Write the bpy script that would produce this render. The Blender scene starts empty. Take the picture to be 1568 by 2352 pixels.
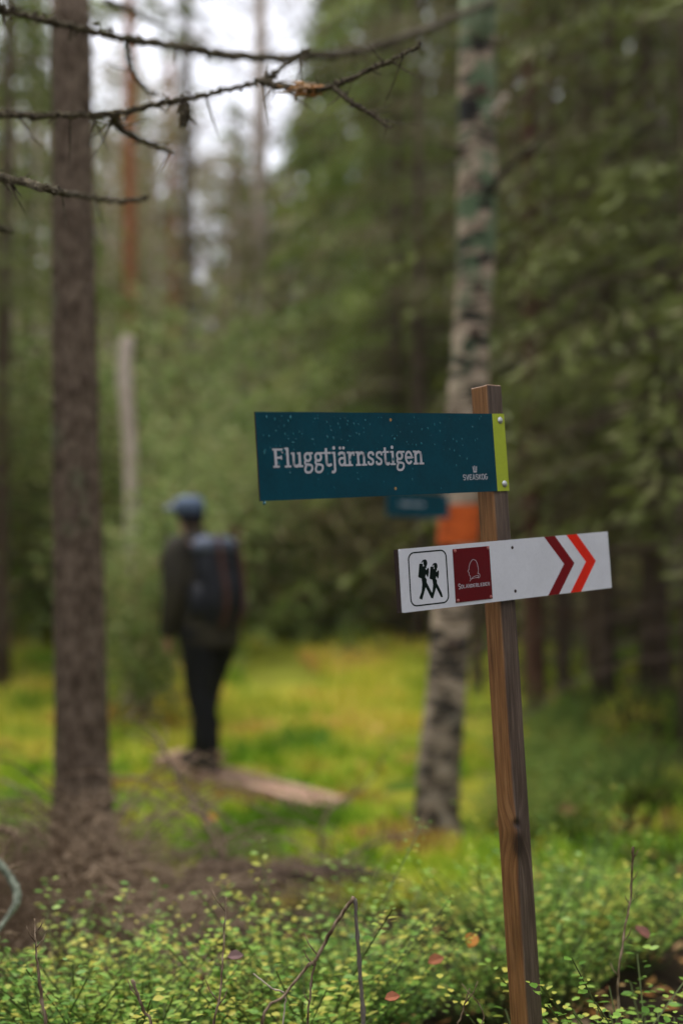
import bpy, math, random
import numpy as np
from mathutils import Vector, Matrix, noise as mn
SC = bpy.context.scene
COL = SC.collection
R = math.radians
PI = math.pi
# ------------------------------------------------------------ camera, sky, sun, exposure
FU, CU, CV = 3266.67, 784.0, 1176.0          # focal length and centre in photo units (1568 x 2352)
PITCH = math.atan(94 / FU)
CAM = np.array([0, 0, 1.5])
FWD = np.array([0, math.cos(PITCH), math.sin(PITCH)])
UPV = np.array([0, -math.sin(PITCH), math.cos(PITCH)])
RGT = np.array([1.0, 0, 0])
cd = bpy.data.cameras.new('camera')
cam = bpy.data.objects.new('camera', cd); COL.objects.link(cam)
cam.location = CAM; cam.rotation_euler = (PI / 2 + PITCH, 0, 0)
cd.sensor_fit = 'VERTICAL'; cd.sensor_height = 36; cd.sensor_width = 24; cd.lens = 50
cd.clip_start = 0.05; cd.clip_end = 2000
cd.dof.use_dof = True; cd.dof.focus_distance = 2.70; cd.dof.aperture_fstop = 1.35
SC.camera = cam
SUN_EL, SUN_AZ = R(70), R(-35)
w = bpy.data.worlds.new("World"); SC.world = w; w.use_nodes = True
nt = w.node_tree; nt.nodes.clear()
sky = nt.nodes.new('ShaderNodeTexSky'); sky.sky_type = 'NISHITA'; sky.sun_disc = False
sky.sun_elevation = SUN_EL; sky.sun_rotation = SUN_AZ; sky.dust_density = 4
tc = nt.nodes.new('ShaderNodeTexCoord'); nz = nt.nodes.new('ShaderNodeTexNoise'); nz.inputs['Scale'].default_value = 2.2
nt.links.new(tc.outputs['Generated'], nz.inputs['Vector'])
cl = nt.nodes.new('ShaderNodeValToRGB')
cl.color_ramp.elements[0].position = .3; cl.color_ramp.elements[0].color = (13.0, 13.3, 14.6, 1)
cl.color_ramp.elements[1].position = .7; cl.color_ramp.elements[1].color = (17.0, 17.2, 18.6, 1)
nt.links.new(nz.outputs['Fac'], cl.inputs[0])
mx = nt.nodes.new('ShaderNodeMix'); mx.data_type = 'RGBA'; mx.inputs[0].default_value = .9
nt.links.new(sky.outputs[0], mx.inputs[6]); nt.links.new(cl.outputs[0], mx.inputs[7])
bg = nt.nodes.new('ShaderNodeBackground'); bg.inputs[1].default_value = .1
out = nt.nodes.new('ShaderNodeOutputWorld')
nt.links.new(mx.outputs[2], bg.inputs[0]); nt.links.new(bg.outputs[0], out.inputs[0])
sl = bpy.data.lights.new('sun', 'SUN'); sl.energy = 2.6; sl.angle = R(12); sl.color = (1, .95, .86)
so = bpy.data.objects.new('sun', sl); COL.objects.link(so); so.location = (0, 0, 30)
sd = Vector((math.sin(SUN_AZ) * math.cos(SUN_EL), math.cos(SUN_AZ) * math.cos(SUN_EL), math.sin(SUN_EL)))
so.rotation_euler = sd.to_track_quat('Z', 'Y').to_euler()
SC.view_settings.view_transform = 'Standard'; SC.view_settings.look = 'None'
SC.view_settings.exposure = 0.1; SC.view_settings.gamma = 1
SC.cycles.use_denoising = True
SC.cycles.max_bounces = 6; SC.cycles.diffuse_bounces = 3; SC.cycles.glossy_bounces = 2
SC.cycles.transmission_bounces = 4; SC.cycles.transparent_max_bounces = 4
SC.cycles.caustics_reflective = False; SC.cycles.caustics_refractive = False
SC.cycles.sample_clamp_indirect = 4

# ------------------------------------------------------------ helpers
def P(u, v, Y):
    """world point seen at photo position (u, v) and standing at world depth Y"""
    d = (u - CU) / FU * RGT + FWD - (v - CV) / FU * UPV
    return CAM + d * (Y / d[1])
def hit(u, v, p0, n):
    d = (u - CU) / FU * RGT + FWD - (v - CV) / FU * UPV
    return CAM + d * (np.dot(p0 - CAM, n) / np.dot(d, n))
def unit(a): a = np.asarray(a, float); return a / np.linalg.norm(a)
def sstep(a, b, x):
    t = min(1, max(0, (x - a) / (b - a))); return t * t * (3 - 2 * t)
def gz(x, y):
    """height of the ground"""
    left = sstep(.9, -.6, x)
    e0 = 3.9 - .35 * left
    near = .25 * (1 - sstep(e0, e0 + 2.2, y)) + .03 * sstep(0, 1, x) * (1 - sstep(6, 9, y))
    h = near
    h += .05 * mn.noise(Vector((x * .9, y * .9, 3))) * (1 if y < 7 or x > 1.5 else .5)
    h += .09 * mn.noise(Vector((x * .28, y * .28, 8)))
    if 6 < y < 30: h += (.07 * mn.noise(Vector((x * 1.3, y * 1.1, 5))) + .035 * mn.noise(Vector((x * 3.3, y * 2.6, 6)))) * sstep(6, 7.5, y) * (.45 if 7.5 < y < 10.5 and -1.6 < x < .5 else 1)
    if y < 14: h += .02 * mn.noise(Vector((x * 4, y * 4, 1)))
    h += 1.35 * sstep(2.2, 4.8, x) * sstep(11, 19, y) + .72 * sstep(10.8, 22, y) * (1 - sstep(1.5, 3, x))
    h += .5 * sstep(26, 45, y) + 2.5 * sstep(50, 120, y)
    h += .25 * sstep(1.2, 2.5, x) * sstep(7, 11, y)
    return h
def root(name, loc, label, cat, group=None, rz=0):
    o = bpy.data.objects.new(name, None); COL.objects.link(o)
    o.location = loc; o.rotation_euler = (0, 0, rz); o.empty_display_size = .1
    tag(o, label, cat, group); return o
def tag(o, label=None, cat=None, group=None, kind=None):
    if label: o['label'] = label
    if cat: o['category'] = cat
    if group: o['group'] = group
    if kind: o['kind'] = kind
    return o
def mk(name, V, F, mat, parent=None, world=False, smooth=False, loc=None, uv=None):
    V = np.asarray(V, float).reshape(-1, 3)
    if world:
        q = parent
        if q is not None:
            o_ = np.zeros(3)
            while q is not None: o_ += np.array(q.location); q = q.parent
            V = V - o_
    if loc is not None: V = V - np.asarray(loc)
    me = bpy.data.meshes.new(name)
    if isinstance(F, np.ndarray):
        k = F.shape[1]
        me.vertices.add(len(V)); me.vertices.foreach_set('co', V.astype(np.float32).ravel())
        me.loops.add(F.size); me.loops.foreach_set('vertex_index', F.astype(np.int32).ravel())
        me.polygons.add(len(F)); me.polygons.foreach_set('loop_start', np.arange(0, F.size, k, dtype=np.int32))
        me.update(calc_edges=True); me.validate()
    else:
        me.from_pydata([tuple(v) for v in V], [], F); me.update()
    if smooth: me.polygons.foreach_set('use_smooth', [True] * len(me.polygons))
    if uv is not None:
        l = me.uv_layers.new(name='uv'); idx = np.zeros(len(me.loops), dtype=np.int32)
        me.loops.foreach_get('vertex_index', idx); l.data.foreach_set('uv', np.asarray(uv, np.float32)[idx].ravel())
    me.materials.append(mat)
    o = bpy.data.objects.new(name, me); COL.objects.link(o)
    if parent is not None: o.parent = parent
    if loc is not None: o.location = loc
    return o
class MB:
    def __init__(s): s.V = []; s.F = []
    def add(s, V, F):
        n = len(s.V); s.V += [tuple(v) for v in V]; s.F += [tuple(i + n for i in f) for f in F]; return s
    def tube(s, pts, rad, n=8, cap=True, ecc=None, jit=0, rng=random):
        pts = [np.asarray(p, float) for p in pts]; V = []; F = []; m = len(pts)
        t0 = unit(pts[1] - pts[0]); a = np.cross(t0, [0, 0, 1.0])
        if np.linalg.norm(a) < .1: a = np.cross(t0, [0, 1.0, 0])
        a = unit(a)
        for i, p in enumerate(pts):
            t = unit(pts[min(i + 1, m - 1)] - pts[max(i - 1, 0)])
            a = unit(a - t * np.dot(a, t)); b = np.cross(t, a)
            r = rad[i] if hasattr(rad, '__len__') else rad
            for k in range(n):
                an = 2 * PI * k / n; rr = r * (1 + jit * (rng.random() - .5))
                V.append(p + a * math.cos(an) * rr + b * math.sin(an) * rr)
        for i in range(m - 1):
            for k in range(n):
                k2 = (k + 1) % n; F.append((i * n + k, i * n + k2, (i + 1) * n + k2, (i + 1) * n + k))
        if cap: F.append(tuple(range(n))[::-1]); F.append(tuple((m - 1) * n + k for k in range(n)))
        return s.add(V, F)
    def loft(s, rings, cap=True):
        n = len(rings[0]); V = [p for r in rings for p in r]; F = []
        for i in range(len(rings) - 1):
            for k in range(n):
                k2 = (k + 1) % n; F.append((i * n + k, i * n + k2, (i + 1) * n + k2, (i + 1) * n + k))
        if cap: F.append(tuple(range(n))[::-1]); F.append(tuple((len(rings) - 1) * n + k for k in range(n)))
        return s.add(V, F)
    def build(s, name, mat, parent=None, **k): return mk(name, s.V, s.F, mat, parent, **k)
def poly(pts, n):
    """smooth a polyline (Catmull-Rom), n points per span"""
    p = [np.asarray(q, float) for q in pts]; p = [2 * p[0] - p[1]] + p + [2 * p[-1] - p[-2]]; o = []
    for i in range(1, len(p) - 2):
        for k in range(n):
            t = k / n
            o.append(.5 * (2 * p[i] + (p[i + 1] - p[i - 1]) * t + (2 * p[i - 1] - 5 * p[i] + 4 * p[i + 1] - p[i + 2]) * t * t
                           + (3 * p[i] - p[i - 1] - 3 * p[i + 1] + p[i + 2]) * t ** 3))
    o.append(p[-2]); return o
def interp(xs, ys, x): return float(np.interp(x, xs, ys))

# ------------------------------------------------------------ materials
class N:
    def __init__(s, name, rough=.8, spec=.3):
        s.m = bpy.data.materials.new(name); s.m.use_nodes = True; s.t = s.m.node_tree
        s.b = s.t.nodes['Principled BSDF']; s.b.inputs['Roughness'].default_value = rough
        s.b.inputs['Specular IOR Level'].default_value = spec
    def nd(s, ty, **k):
        n = s.t.nodes.new(ty)
        for a, v in k.items(): setattr(n, a, v)
        return n
    def ln(s, a, b): s.t.links.new(a, b)
    def co(s, which='Object', scale=(1, 1, 1), loc=(0, 0, 0)):
        c = s.nd('ShaderNodeTexCoord'); m = s.nd('ShaderNodeMapping')
        m.inputs['Scale'].default_value = scale; m.inputs['Location'].default_value = loc
        s.ln(c.outputs[which], m.inputs[0]); return m.outputs[0]
    def noise(s, vec, scale, detail=4, rough=.55, dist=0):
        n = s.nd('ShaderNodeTexNoise'); n.inputs['Scale'].default_value = scale; n.inputs['Detail'].default_value = detail
        n.inputs['Roughness'].default_value = rough; n.inputs['Distortion'].default_value = dist
        s.ln(vec, n.inputs['Vector']); return n.outputs['Fac']
    def ramp(s, fac, stops, interp='LINEAR'):
        r = s.nd('ShaderNodeValToRGB'); cr = r.color_ramp; cr.interpolation = interp
        while len(cr.elements) < len(stops): cr.elements.new(.5)
        for e, (p, c) in zip(cr.elements, stops):
            e.position = p; e.color = (*c, 1) if hasattr(c, '__len__') else (c, c, c, 1)
        s.ln(fac, r.inputs[0]); return r.outputs[0]
    def mix(s, fac, a, b, mode='MIX'):
        m = s.nd('ShaderNodeMix', data_type='RGBA', blend_type=mode)
        for i, v in ((0, fac), (6, a), (7, b)):
            if isinstance(v, (int, float)): m.inputs[i].default_value = v
            elif isinstance(v, tuple): m.inputs[i].default_value = (*v, 1)
            else: s.ln(v, m.inputs[i])
        return m.outputs[2]
    def math(s, op, a, b=0):
        m = s.nd('ShaderNodeMath', operation=op)
        for i, v in ((0, a), (1, b)):
            if isinstance(v, (int, float)): m.inputs[i].default_value = v
            else: s.ln(v, m.inputs[i])
        return m.outputs[0]
    def island(s): return s.nd('ShaderNodeNewGeometry').outputs['Random Per Island']
    def col(s, c):
        if isinstance(c, tuple): s.b.inputs['Base Color'].default_value = (*c, 1)
        else: s.ln(c, s.b.inputs['Base Color'])
        return s
    def rough(s, c): s.ln(c, s.b.inputs['Roughness']); return s
    def bump(s, h, strength=.5, dist=.01):
        b = s.nd('ShaderNodeBump'); b.inputs['Strength'].default_value = strength; b.inputs['Distance'].default_value = dist
        s.ln(h, b.inputs['Height']); s.ln(b.outputs[0], s.b.inputs['Normal']); return s
    def trans(s, color, fac):
        """leaf translucency"""
        t = s.nd('ShaderNodeBsdfTranslucent'); x = s.nd('ShaderNodeMixShader'); x.inputs[0].default_value = fac
        if isinstance(color, tuple): t.inputs[0].default_value = (*color, 1)
        else: s.ln(color, t.inputs[0])
        o = [n for n in s.t.nodes if n.type == 'OUTPUT_MATERIAL'][0]
        s.ln(s.b.outputs[0], x.inputs[1]); s.ln(t.outputs[0], x.inputs[2]); s.ln(x.outputs[0], o.inputs[0]); return s
def flat(name, c, rough=.6, var=.12, scale=30, spec=.3, bump=0):
    n = N(name, rough, spec); f = n.noise(n.co(), scale)
    n.col(n.ramp(f, [(.3, tuple(x * (1 - var) for x in c)), (.7, tuple(min(1, x * (1 + var)) for x in c))]))
    if bump: n.bump(f, bump, .002)
    return n.m
MT = {}
def foliage(name, cols, tr=.2, clump=1.2, wi=.5, wc=.7, rough=.7):
    n = N(name, rough, .25); f = n.island(); c = n.noise(n.co(), clump, 3)
    f2 = n.math('ADD', n.math('MULTIPLY', f, wi), n.math('MULTIPLY', n.math('SUBTRACT', c, .5), wc)); f2 = n.math('ADD', f2, .6 - wi / 2 if wi == .5 else .5 - wi / 2)
    k = len(cols); col = n.ramp(f2, [(.15 + .7 * i / (k - 1), q) for i, q in enumerate(cols)])
    n.col(col)
    if tr: n.trans(col, tr)
    return n.m
MT['needle'] = foliage('spruce_needles', [(.050, .052, .020), (.105, .120, .034), (.17, .20, .045), (.17, .145, .07)], wc=1.5, wi=.26)
MT['needle_light'] = foliage('light_spruce_needles', [(.07, .10, .025), (.15, .21, .04), (.25, .31, .07), (.24, .22, .08)], wc=1.5, wi=.26)
MT['needle_brown'] = foliage('thin_dull_needles', [(.07, .055, .03), (.13, .115, .05), (.18, .155, .07), (.11, .135, .04)], wc=1.5, wi=.26)
MT['far'] = foliage('far_foliage', [(.09, .12, .045), (.17, .21, .075), (.27, .29, .12), (.30, .26, .15)], clump=.25, wc=1.4)
MT['decid'] = foliage('broad_leaves', [(.10, .15, .05), (.22, .31, .09), (.36, .45, .16), (.46, .42, .20)], .4, clump=2, wc=1.6)
MT['bilberry'] = foliage('bilberry_leaves', [(.025, .07, .012), (.08, .19, .02), (.18, .36, .05), (.34, .50, .09), (.60, .55, .10)], .35, clump=3, wc=1.3, rough=.42)
MT['dimpatch'] = foliage('shaded_bilberry', [(.03, .07, .012), (.07, .14, .02), (.13, .23, .03), (.22, .24, .04)], .25, clump=1.5, wc=1.8)  # darker copy of the bilberry leaves, shade put into the colour
MT['redleaf'] = foliage('reddened_leaves', [(.20, .05, .02), (.28, .12, .04), (.33, .22, .08)], .2)
MT['stem'] = flat('bilberry_stems', (.075, .10, .025), var=.3)
def bark(name, cols, sx=18, sz=5, bump=.8, rough=.9, lichen=None):
    n = N(name, rough, .2); v = n.co('Object', (1, 1, sz / sx)); f = n.noise(v, sx, 5, .65, .3)
    vo = n.nd('ShaderNodeTexVoronoi'); vo.inputs['Scale'].default_value = sx * 1.6; n.ln(v, vo.inputs['Vector'])
    h = n.math('ADD', f, n.math('MULTIPLY', vo.outputs['Distance'], .4))
    k = len(cols); c = n.ramp(h, [(.35 + .5 * i / (k - 1), q) for i, q in enumerate(cols)])
    if lichen:
        lf = n.noise(n.co('Object', (1, 1, .6)), 5, 4, .6)
        c = n.mix(n.ramp(lf, [(.58, 0), (.68, .75)]), c, lichen)
    n.col(c).bump(h, bump, .02); return n.m
MT['bark'] = bark('spruce_bark', sx=24, sz=15, bump=1, cols=[(.022, .014, .008), (.085, .058, .038), (.19, .14, .10)], lichen=(.13, .14, .08))
MT['bark_dark'] = bark('dark_bark', [(.035, .024, .017), (.085, .058, .042), (.14, .10, .075)])
MT['bark_red'] = bark('reddish_bark', [(.04, .018, .013), (.10, .048, .034), (.16, .085, .06)])
MT['bark_log'] = bark('rotten_bark', [(.012, .008, .006), (.035, .022, .016), (.075, .048, .036)])
MT['bark_grey'] = bark('grey_bark', [(.05, .042, .034), (.12, .10, .08), (.20, .17, .14)])
MT['bark_pale'] = bark('pale_bark', [(.34, .26, .22), (.54, .43, .37), (.66, .55, .48)], sx=8)
MT['bark_pine'] = bark('pine_bark', [(.16, .05, .022), (.30, .10, .045), (.42, .17, .08)], sx=9)
MT['twig'] = bark('dead_twigs', [(.035, .021, .012), (.12, .078, .045), (.34, .25, .17)], sx=60, sz=20, bump=.3)
MT['deadbranch'] = bark('lichened_branch', [(.016, .012, .008), (.055, .040, .026), (.15, .125, .075)], sx=70, sz=70, bump=.6, lichen=(.12, .11, .06))
MT['lichen'] = bark('pale_lichen', [(.08, .09, .06), (.22, .25, .19), (.35, .38, .30)], sx=40, sz=40)
def birch_mat():
    n = N('birch_bark', .75, .3)
    f = n.noise(n.co('Object', (.9, .9, 3.4)), 3.3, 6, .66, 1.1)
    c = n.ramp(f, [(.40, (.010, .009, .007)), (.465, (.045, .034, .025)), (.505, (.40, .30, .21)), (.62, (.64, .50, .37)), (.8, (.42, .33, .25))])
    fine = n.noise(n.co('Object', (1, 1, 6)), 30, 4)
    c = n.mix(.7, c, n.ramp(fine, [(.3, .55), (.6, 1.0)]), 'MULTIPLY')
    # dark rough bark low down on the stem
    z = n.nd('ShaderNodeSeparateXYZ'); n.ln(n.co(), z.inputs[0])
    lowz = n.ramp(n.math('ADD', n.math('MULTIPLY', z.outputs[2], .5), n.math('MULTIPLY', f, .9)), [(.42, 1.0), (1.0, 0.0)])
    rough = n.ramp(n.noise(n.co('Object', (1, 1, .8)), 11, 5, .6), [(.42, (.012, .010, .008)), (.52, (.09, .07, .05)), (.60, (.36, .30, .23))])
    c = n.mix(lowz, c, rough)
    l = n.noise(n.co('Object', (1, 1, .9), (3, 1, 7)), 7, 4, .6)
    hi = n.ramp(z.outputs[2], [(.0, 0), (1, 1)])
    lz = n.nd('ShaderNodeMapRange'); lz.inputs[1].default_value = 2.2; lz.inputs[2].default_value = 3.2; n.ln(z.outputs[2], lz.inputs[0])
    c = n.mix(n.math('MULTIPLY', n.ramp(l, [(.46, 0), (.54, .85)]), lz.outputs[0]), c, (.13, .20, .10))
    n.col(c).bump(n.math('ADD', f, fine), .6, .02); return n.m
MT['birch'] = birch_mat()
def ground_mat():
    n = N('forest_floor', .95, .15)
    big = n.noise(n.co(scale=(1, .8, 1)), 1.2, 4, .6, .6)
    c = n.ramp(big, [(.32, (.04, .09, .008)), (.44, (.12, .22, .012)), (.51, (.40, .43, .03)), (.58, (.52, .47, .05)), (.66, (.20, .30, .02)), (.78, (.34, .22, .06))])
    fine = n.noise(n.co(), 30, 5, .7); s = n.nd('ShaderNodeSeparateXYZ'); n.ln(n.co(), s.inputs[0])
    mf = n.nd('ShaderNodeMapRange'); mf.inputs[1].default_value = 9; mf.inputs[2].default_value = 14; mf.inputs[4].default_value = .5; n.ln(s.outputs[1], mf.inputs[0]); c = n.mix(mf.outputs[0], c, (.60, .58, .07))
    c = n.mix(.8, c, n.ramp(fine, [(.3, .45), (.6, 1.0), (.8, 1.0)]), 'MULTIPLY')
    # brown litter on the near rise and under the trees on the right
    s = n.nd('ShaderNodeSeparateXYZ'); n.ln(n.co(), s.inputs[0])
    litter = n.ramp(n.noise(n.co(), 14, 5, .7), [(.3, (.010, .006, .004)), (.5, (.035, .022, .012)), (.62, (.06, .045, .018)), (.75, (.035, .05, .01))])
    mr = n.nd('ShaderNodeMapRange'); mr.inputs[1].default_value = 7.2; mr.inputs[2].default_value = 5.6; n.ln(s.outputs[1], mr.inputs[0])
    wob = n.math('ADD', mr.outputs[0], n.math('MULTIPLY', n.math('SUBTRACT', big, .5), 1.6)); 
    f1 = n.ramp(wob, [(.35, 0), (.65, 1)])
    mr2 = n.nd('ShaderNodeMapRange'); mr2.inputs[1].default_value = .35; mr2.inputs[2].default_value = 1.3; n.ln(n.math('SUBTRACT', s.outputs[0], n.math('MULTIPLY', s.outputs[1], .06)), mr2.inputs[0])
    f2 = n.ramp(n.math('ADD', n.math('MULTIPLY', mr2.outputs[0], .62), n.math('SUBTRACT', n.noise(n.co(), 1.3, 3), .55)), [(.18, 0), (.4, .85)])
    c = n.mix(f1, c, litter); c = n.mix(f2, c, litter)
    n.col(c).bump(n.math('ADD', fine, big), 1, .05); return n.m
MT['ground'] = ground_mat()
MT['grass'] = foliage('mire_grass', [(.10, .20, .01), (.20, .38, .015), (.38, .52, .035), (.58, .58, .06), (.36, .20, .06)], .25, clump=1.1, wi=.25, wc=2.6)
MT['litterleaf'] = foliage('fallen_leaves', [(.12, .05, .02), (.32, .13, .03), (.45, .24, .08), (.30, .22, .15)], .1)
MT['plank'] = bark('worn_planks', [(.15, .08, .05), (.34, .20, .135), (.50, .34, .25)], sx=14, sz=14, bump=.4)
def post_mat():
    n = N('stained_post_wood', .6, .35)
    uv = n.nd('ShaderNodeUVMap').outputs[0]
    m = n.nd('ShaderNodeMapping'); m.inputs['Scale'].default_value = (1, .035, 1); n.ln(uv, m.inputs[0])
    g = n.noise(m.outputs[0], 190, 6, .65, .15); g2 = n.noise(m.outputs[0], 620, 3, .6)
    m2 = n.nd('ShaderNodeMapping'); m2.inputs['Scale'].default_value = (1, .2, 1); n.ln(uv, m2.inputs[0])
    blot = n.noise(m2.outputs[0], 26, 4)
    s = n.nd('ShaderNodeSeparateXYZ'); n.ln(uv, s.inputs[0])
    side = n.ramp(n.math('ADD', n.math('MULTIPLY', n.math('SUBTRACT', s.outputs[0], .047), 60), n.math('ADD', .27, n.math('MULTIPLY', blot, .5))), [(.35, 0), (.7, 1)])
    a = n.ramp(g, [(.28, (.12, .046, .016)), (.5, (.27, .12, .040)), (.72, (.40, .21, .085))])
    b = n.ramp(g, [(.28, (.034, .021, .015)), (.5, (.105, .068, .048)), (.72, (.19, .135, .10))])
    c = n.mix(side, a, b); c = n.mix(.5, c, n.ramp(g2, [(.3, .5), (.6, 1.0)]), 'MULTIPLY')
    c = n.mix(n.ramp(blot, [(.5, 0), (.75, .55)]), c, (.05, .028, .018))
    at = n.nd('ShaderNodeAttribute', attribute_name='knot'); c = n.mix(n.math('MULTIPLY', at.outputs['Fac'], n.ramp(g2, [(.3, 1.0), (.7, .6)])), c, (.022, .012, .008))
    n.col(c); n.rough(n.ramp(blot, [(.3, .7), (.7, .4)])); n.bump(n.math('ADD', g, n.math('MULTIPLY', g2, .5)), .5, .0012); return n.m
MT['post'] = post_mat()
def paint(name, c, rough=.35, spec=.5, dirt=.12):
    n = N(name, rough, spec); f = n.noise(n.co(scale=(1, 1, 1)), 14, 5, .6); f2 = n.noise(n.co(), 160, 3)
    k = n.mix(1, n.ramp(f, [(.35, 1 - dirt), (.6, 1.0)]), n.ramp(f2, [(.3, 1 - dirt * .6), (.55, 1.0)]), 'MULTIPLY')
    n.col(n.mix(1, c, k, 'MULTIPLY')); n.rough(n.ramp(f, [(.3, rough), (.7, min(1, rough + .15))])); return n.m
MT['teal'] = paint('teal_sign_face', (.001, .055, .080), .5, .12, .2)
MT['lime'] = paint('lime_edge_band', (.42, .50, .015), .45)
MT['white'] = paint('white_sign_face', (.70, .70, .74), .45, .3, .07)
MT['lettering'] = paint('pale_lettering', (.52, .50, .53), .5)
MT['black'] = paint('black_print', (.003, .010, .006), .6, .1)
MT['maroon'] = paint('maroon_print', (.20, .003, .005), .5, .15)
MT['plaque'] = paint('maroon_plaque_face', (.13, .003, .006), .5, .15)
MT['redprint'] = paint('orange_red_print', (.85, .022, .004), .5, .15)
MT['core'] = flat('board_edge', (.035, .02, .016), .8)
MT['copper'] = paint('copper_rivet', (.42, .12, .10), .35)
n = N('steel_screw', .3, .5); n.b.inputs['Metallic'].default_value = .85; n.col(n.ramp(n.noise(n.co(), 300), [(.3, (.45, .45, .47)), (.7, (.75, .75, .78))])); MT['steel'] = n.m
n = N('rain_water', .06, .6); n.b.inputs['Transmission Weight'].default_value = .45; n.b.inputs['IOR'].default_value = 1.33; n.col((.04, .26, .32)); MT['water'] = n.m
n = N('orange_blaze_paint', .7, .3); f = n.noise(n.co('Object', (1, 1, 2)), 12, 5, .65, .5)
n.col(n.ramp(f, [(.32, (.28, .06, .015)), (.45, (.62, .10, .012)), (.7, (.78, .15, .02))])).bump(f, .5, .01); MT['blaze'] = n.m

# ------------------------------------------------------------ ground and sky structure
rng = random.Random(5); rs = np.random.RandomState(11)
def axis(parts):
    o = []
    for a, b, s in parts: o += list(np.arange(a, b, s))
    o.append(parts[-1][1]); return np.array(o)
ys = axis([(-40, -4, 6), (-4, 1.6, .7), (1.6, 12, .09), (12, 30, .35), (30, 60, 2), (60, 200, 14), (200, 900, 100)])
xs = np.concatenate([-axis([(6, 14, .5), (14, 40, 3), (40, 120, 16), (120, 700, 100)])[::-1], axis([(-5.9, 6, .09)])[:-1], axis([(6, 14, .5), (14, 40, 3), (40, 120, 16), (120, 700, 100)])])
V = np.array([(x, y, gz(x, y)) for y in ys for x in xs]); nx = len(xs)
ii = np.arange(len(ys) - 1)[:, None] * nx + np.arange(nx - 1)[None, :]
F = np.stack([ii, ii + 1, ii + nx + 1, ii + nx], -1).reshape(-1, 4)
g = mk('ground', V, F, MT['ground'], smooth=True); tag(g, kind='structure')

# ------------------------------------------------------------ leaf-card helpers
def cards(C, D, W):
    """quads centred at C with half-axes D and W"""
    C = np.asarray(C); V = np.stack([C - D - W * .35, C - D * .1 + W, C + D + W * .1, C + D * .1 - W], 1).reshape(-1, 3)
    return V, np.arange(len(V)).reshape(-1, 4)
def rdir(n, zs=1.0):
    d = rs.normal(size=(n, 3)); d[:, 2] *= zs; return d / np.linalg.norm(d, axis=1)[:, None]
def spruce_foliage(H, R0, z0, nb, step, L, Wd, droop=.45, k=3, power=.85):
    C = []; D = []
    for i in range(nb):
        z = z0 + (H - z0) * (rs.rand() ** 1.15) ; a = rs.rand() * 2 * PI
        bl = R0 * max(0, 1 - (z - z0) / (H - z0 + .01)) ** power * (.65 + .45 * rs.rand()) + .15
        ca, sa = math.cos(a), math.sin(a); m = max(2, int(bl / step))
        for j in range(m):
            t = (j + .6) / m
            if t < .18 and bl > 1: continue
            q = np.array([ca * t * bl, sa * t * bl, z + bl * (.10 * t - droop * t * t)])
            for s in range(k):
                sd_ = (s - (k - 1) / 2) * .9 + (rs.rand() - .5) * .7
                wd = (1 - t * .75) * .30 * min(1, bl / 1.2)
                off = np.array([-sa, ca, 0]) * sd_ * wd
                C.append(q + off + [0, 0, -abs(sd_) * wd * .4 - rs.rand() * .06])
                D.append(np.array([ca * .6 - sa * sd_, sa * .6 + ca * sd_, -.25 - .8 * rs.rand()]))
    C = np.array(C); D = np.array(D); D /= np.linalg.norm(D, axis=1)[:, None]
    n_ = len(C); ln = L * (.6 + .8 * rs.rand(n_, 1)); Wv = np.cross(D, rdir(n_)); Wv /= np.linalg.norm(Wv, axis=1)[:, None]
    return cards(C, D * ln, Wv * Wd * (.6 + .8 * rs.rand(n_, 1)))
def trunk_mb(H, r0, r1=.02, n=10, lean=(0, 0), seg=12, flare=1.35):
    mb = MB(); pts = []; rad = []
    for i in range(seg + 1):
        t = i / seg; z = H * t ** 1.1
        pts.append((lean[0] * t + .04 * math.sin(5 * t + H), lean[1] * t + .04 * math.cos(4 * t), z - .25 * (i == 0)))
        rad.append((r0 * (1 - t) + r1 * t) * (1 + (flare - 1) * math.exp(-z / .25)))
    return mb.tube(pts, rad, n)
def dead_limbs(mb, z0, z1, r, cnt, ln, rn):
    for i in range(cnt):
        z = z0 + (z1 - z0) * rn.random(); a = rn.random() * 2 * PI; l = ln * (.4 + .9 * rn.random())
        p = [(math.cos(a) * r * .6, math.sin(a) * r * .6, z)]
        for k in (1, 2, 3): t = k / 3; p.append((math.cos(a + .25 * t) * l * t, math.sin(a + .25 * t) * l * t, z + l * (.06 * t - .3 * t * t)))
        mb.tube(p, [.014, .010, .007, .003], 4, cap=False)
def make_spruce(label, H, R0, z0, r0, nb, fol='needle', L=.13, Wd=.035, step=.17, k=3, bark='bark_dark', dead=26, group=None, droop=.45, deadtop=None):
    t = root('spruce_tree', (0, 0, 0), label, 'spruce tree', group)
    tk = trunk_mb(H, r0); rn = random.Random(int(H * 100))
    if dead: dead_limbs(tk, .5, deadtop or max(z0 + 2.5, 3.5), r0, dead, R0 * .55, rn)
    tk.build('trunk', MT[bark], t, smooth=True)
    V_, F_ = spruce_foliage(H, R0, z0, nb, step, L, Wd, droop, k); mk('crown', V_, F_, MT[fol], t)
    return t
def copy_tree(src, parent=None):
    c = src.copy(); COL.objects.link(c)
    if parent is not None: c.parent = parent
    for ch in list(src.children): copy_tree(ch, c)
    return c
def place(o, u, Y, s=1, rz=0, label=None, group=None, dz=0):
    x = (u - CU) / FU * Y
    o.location = (x, Y, gz(x, Y) + dz); o.scale = (s, s, s); o.rotation_euler = (0, 0, rz)
    if label: o['label'] = label
    if group: o['group'] = group
    return o

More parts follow.
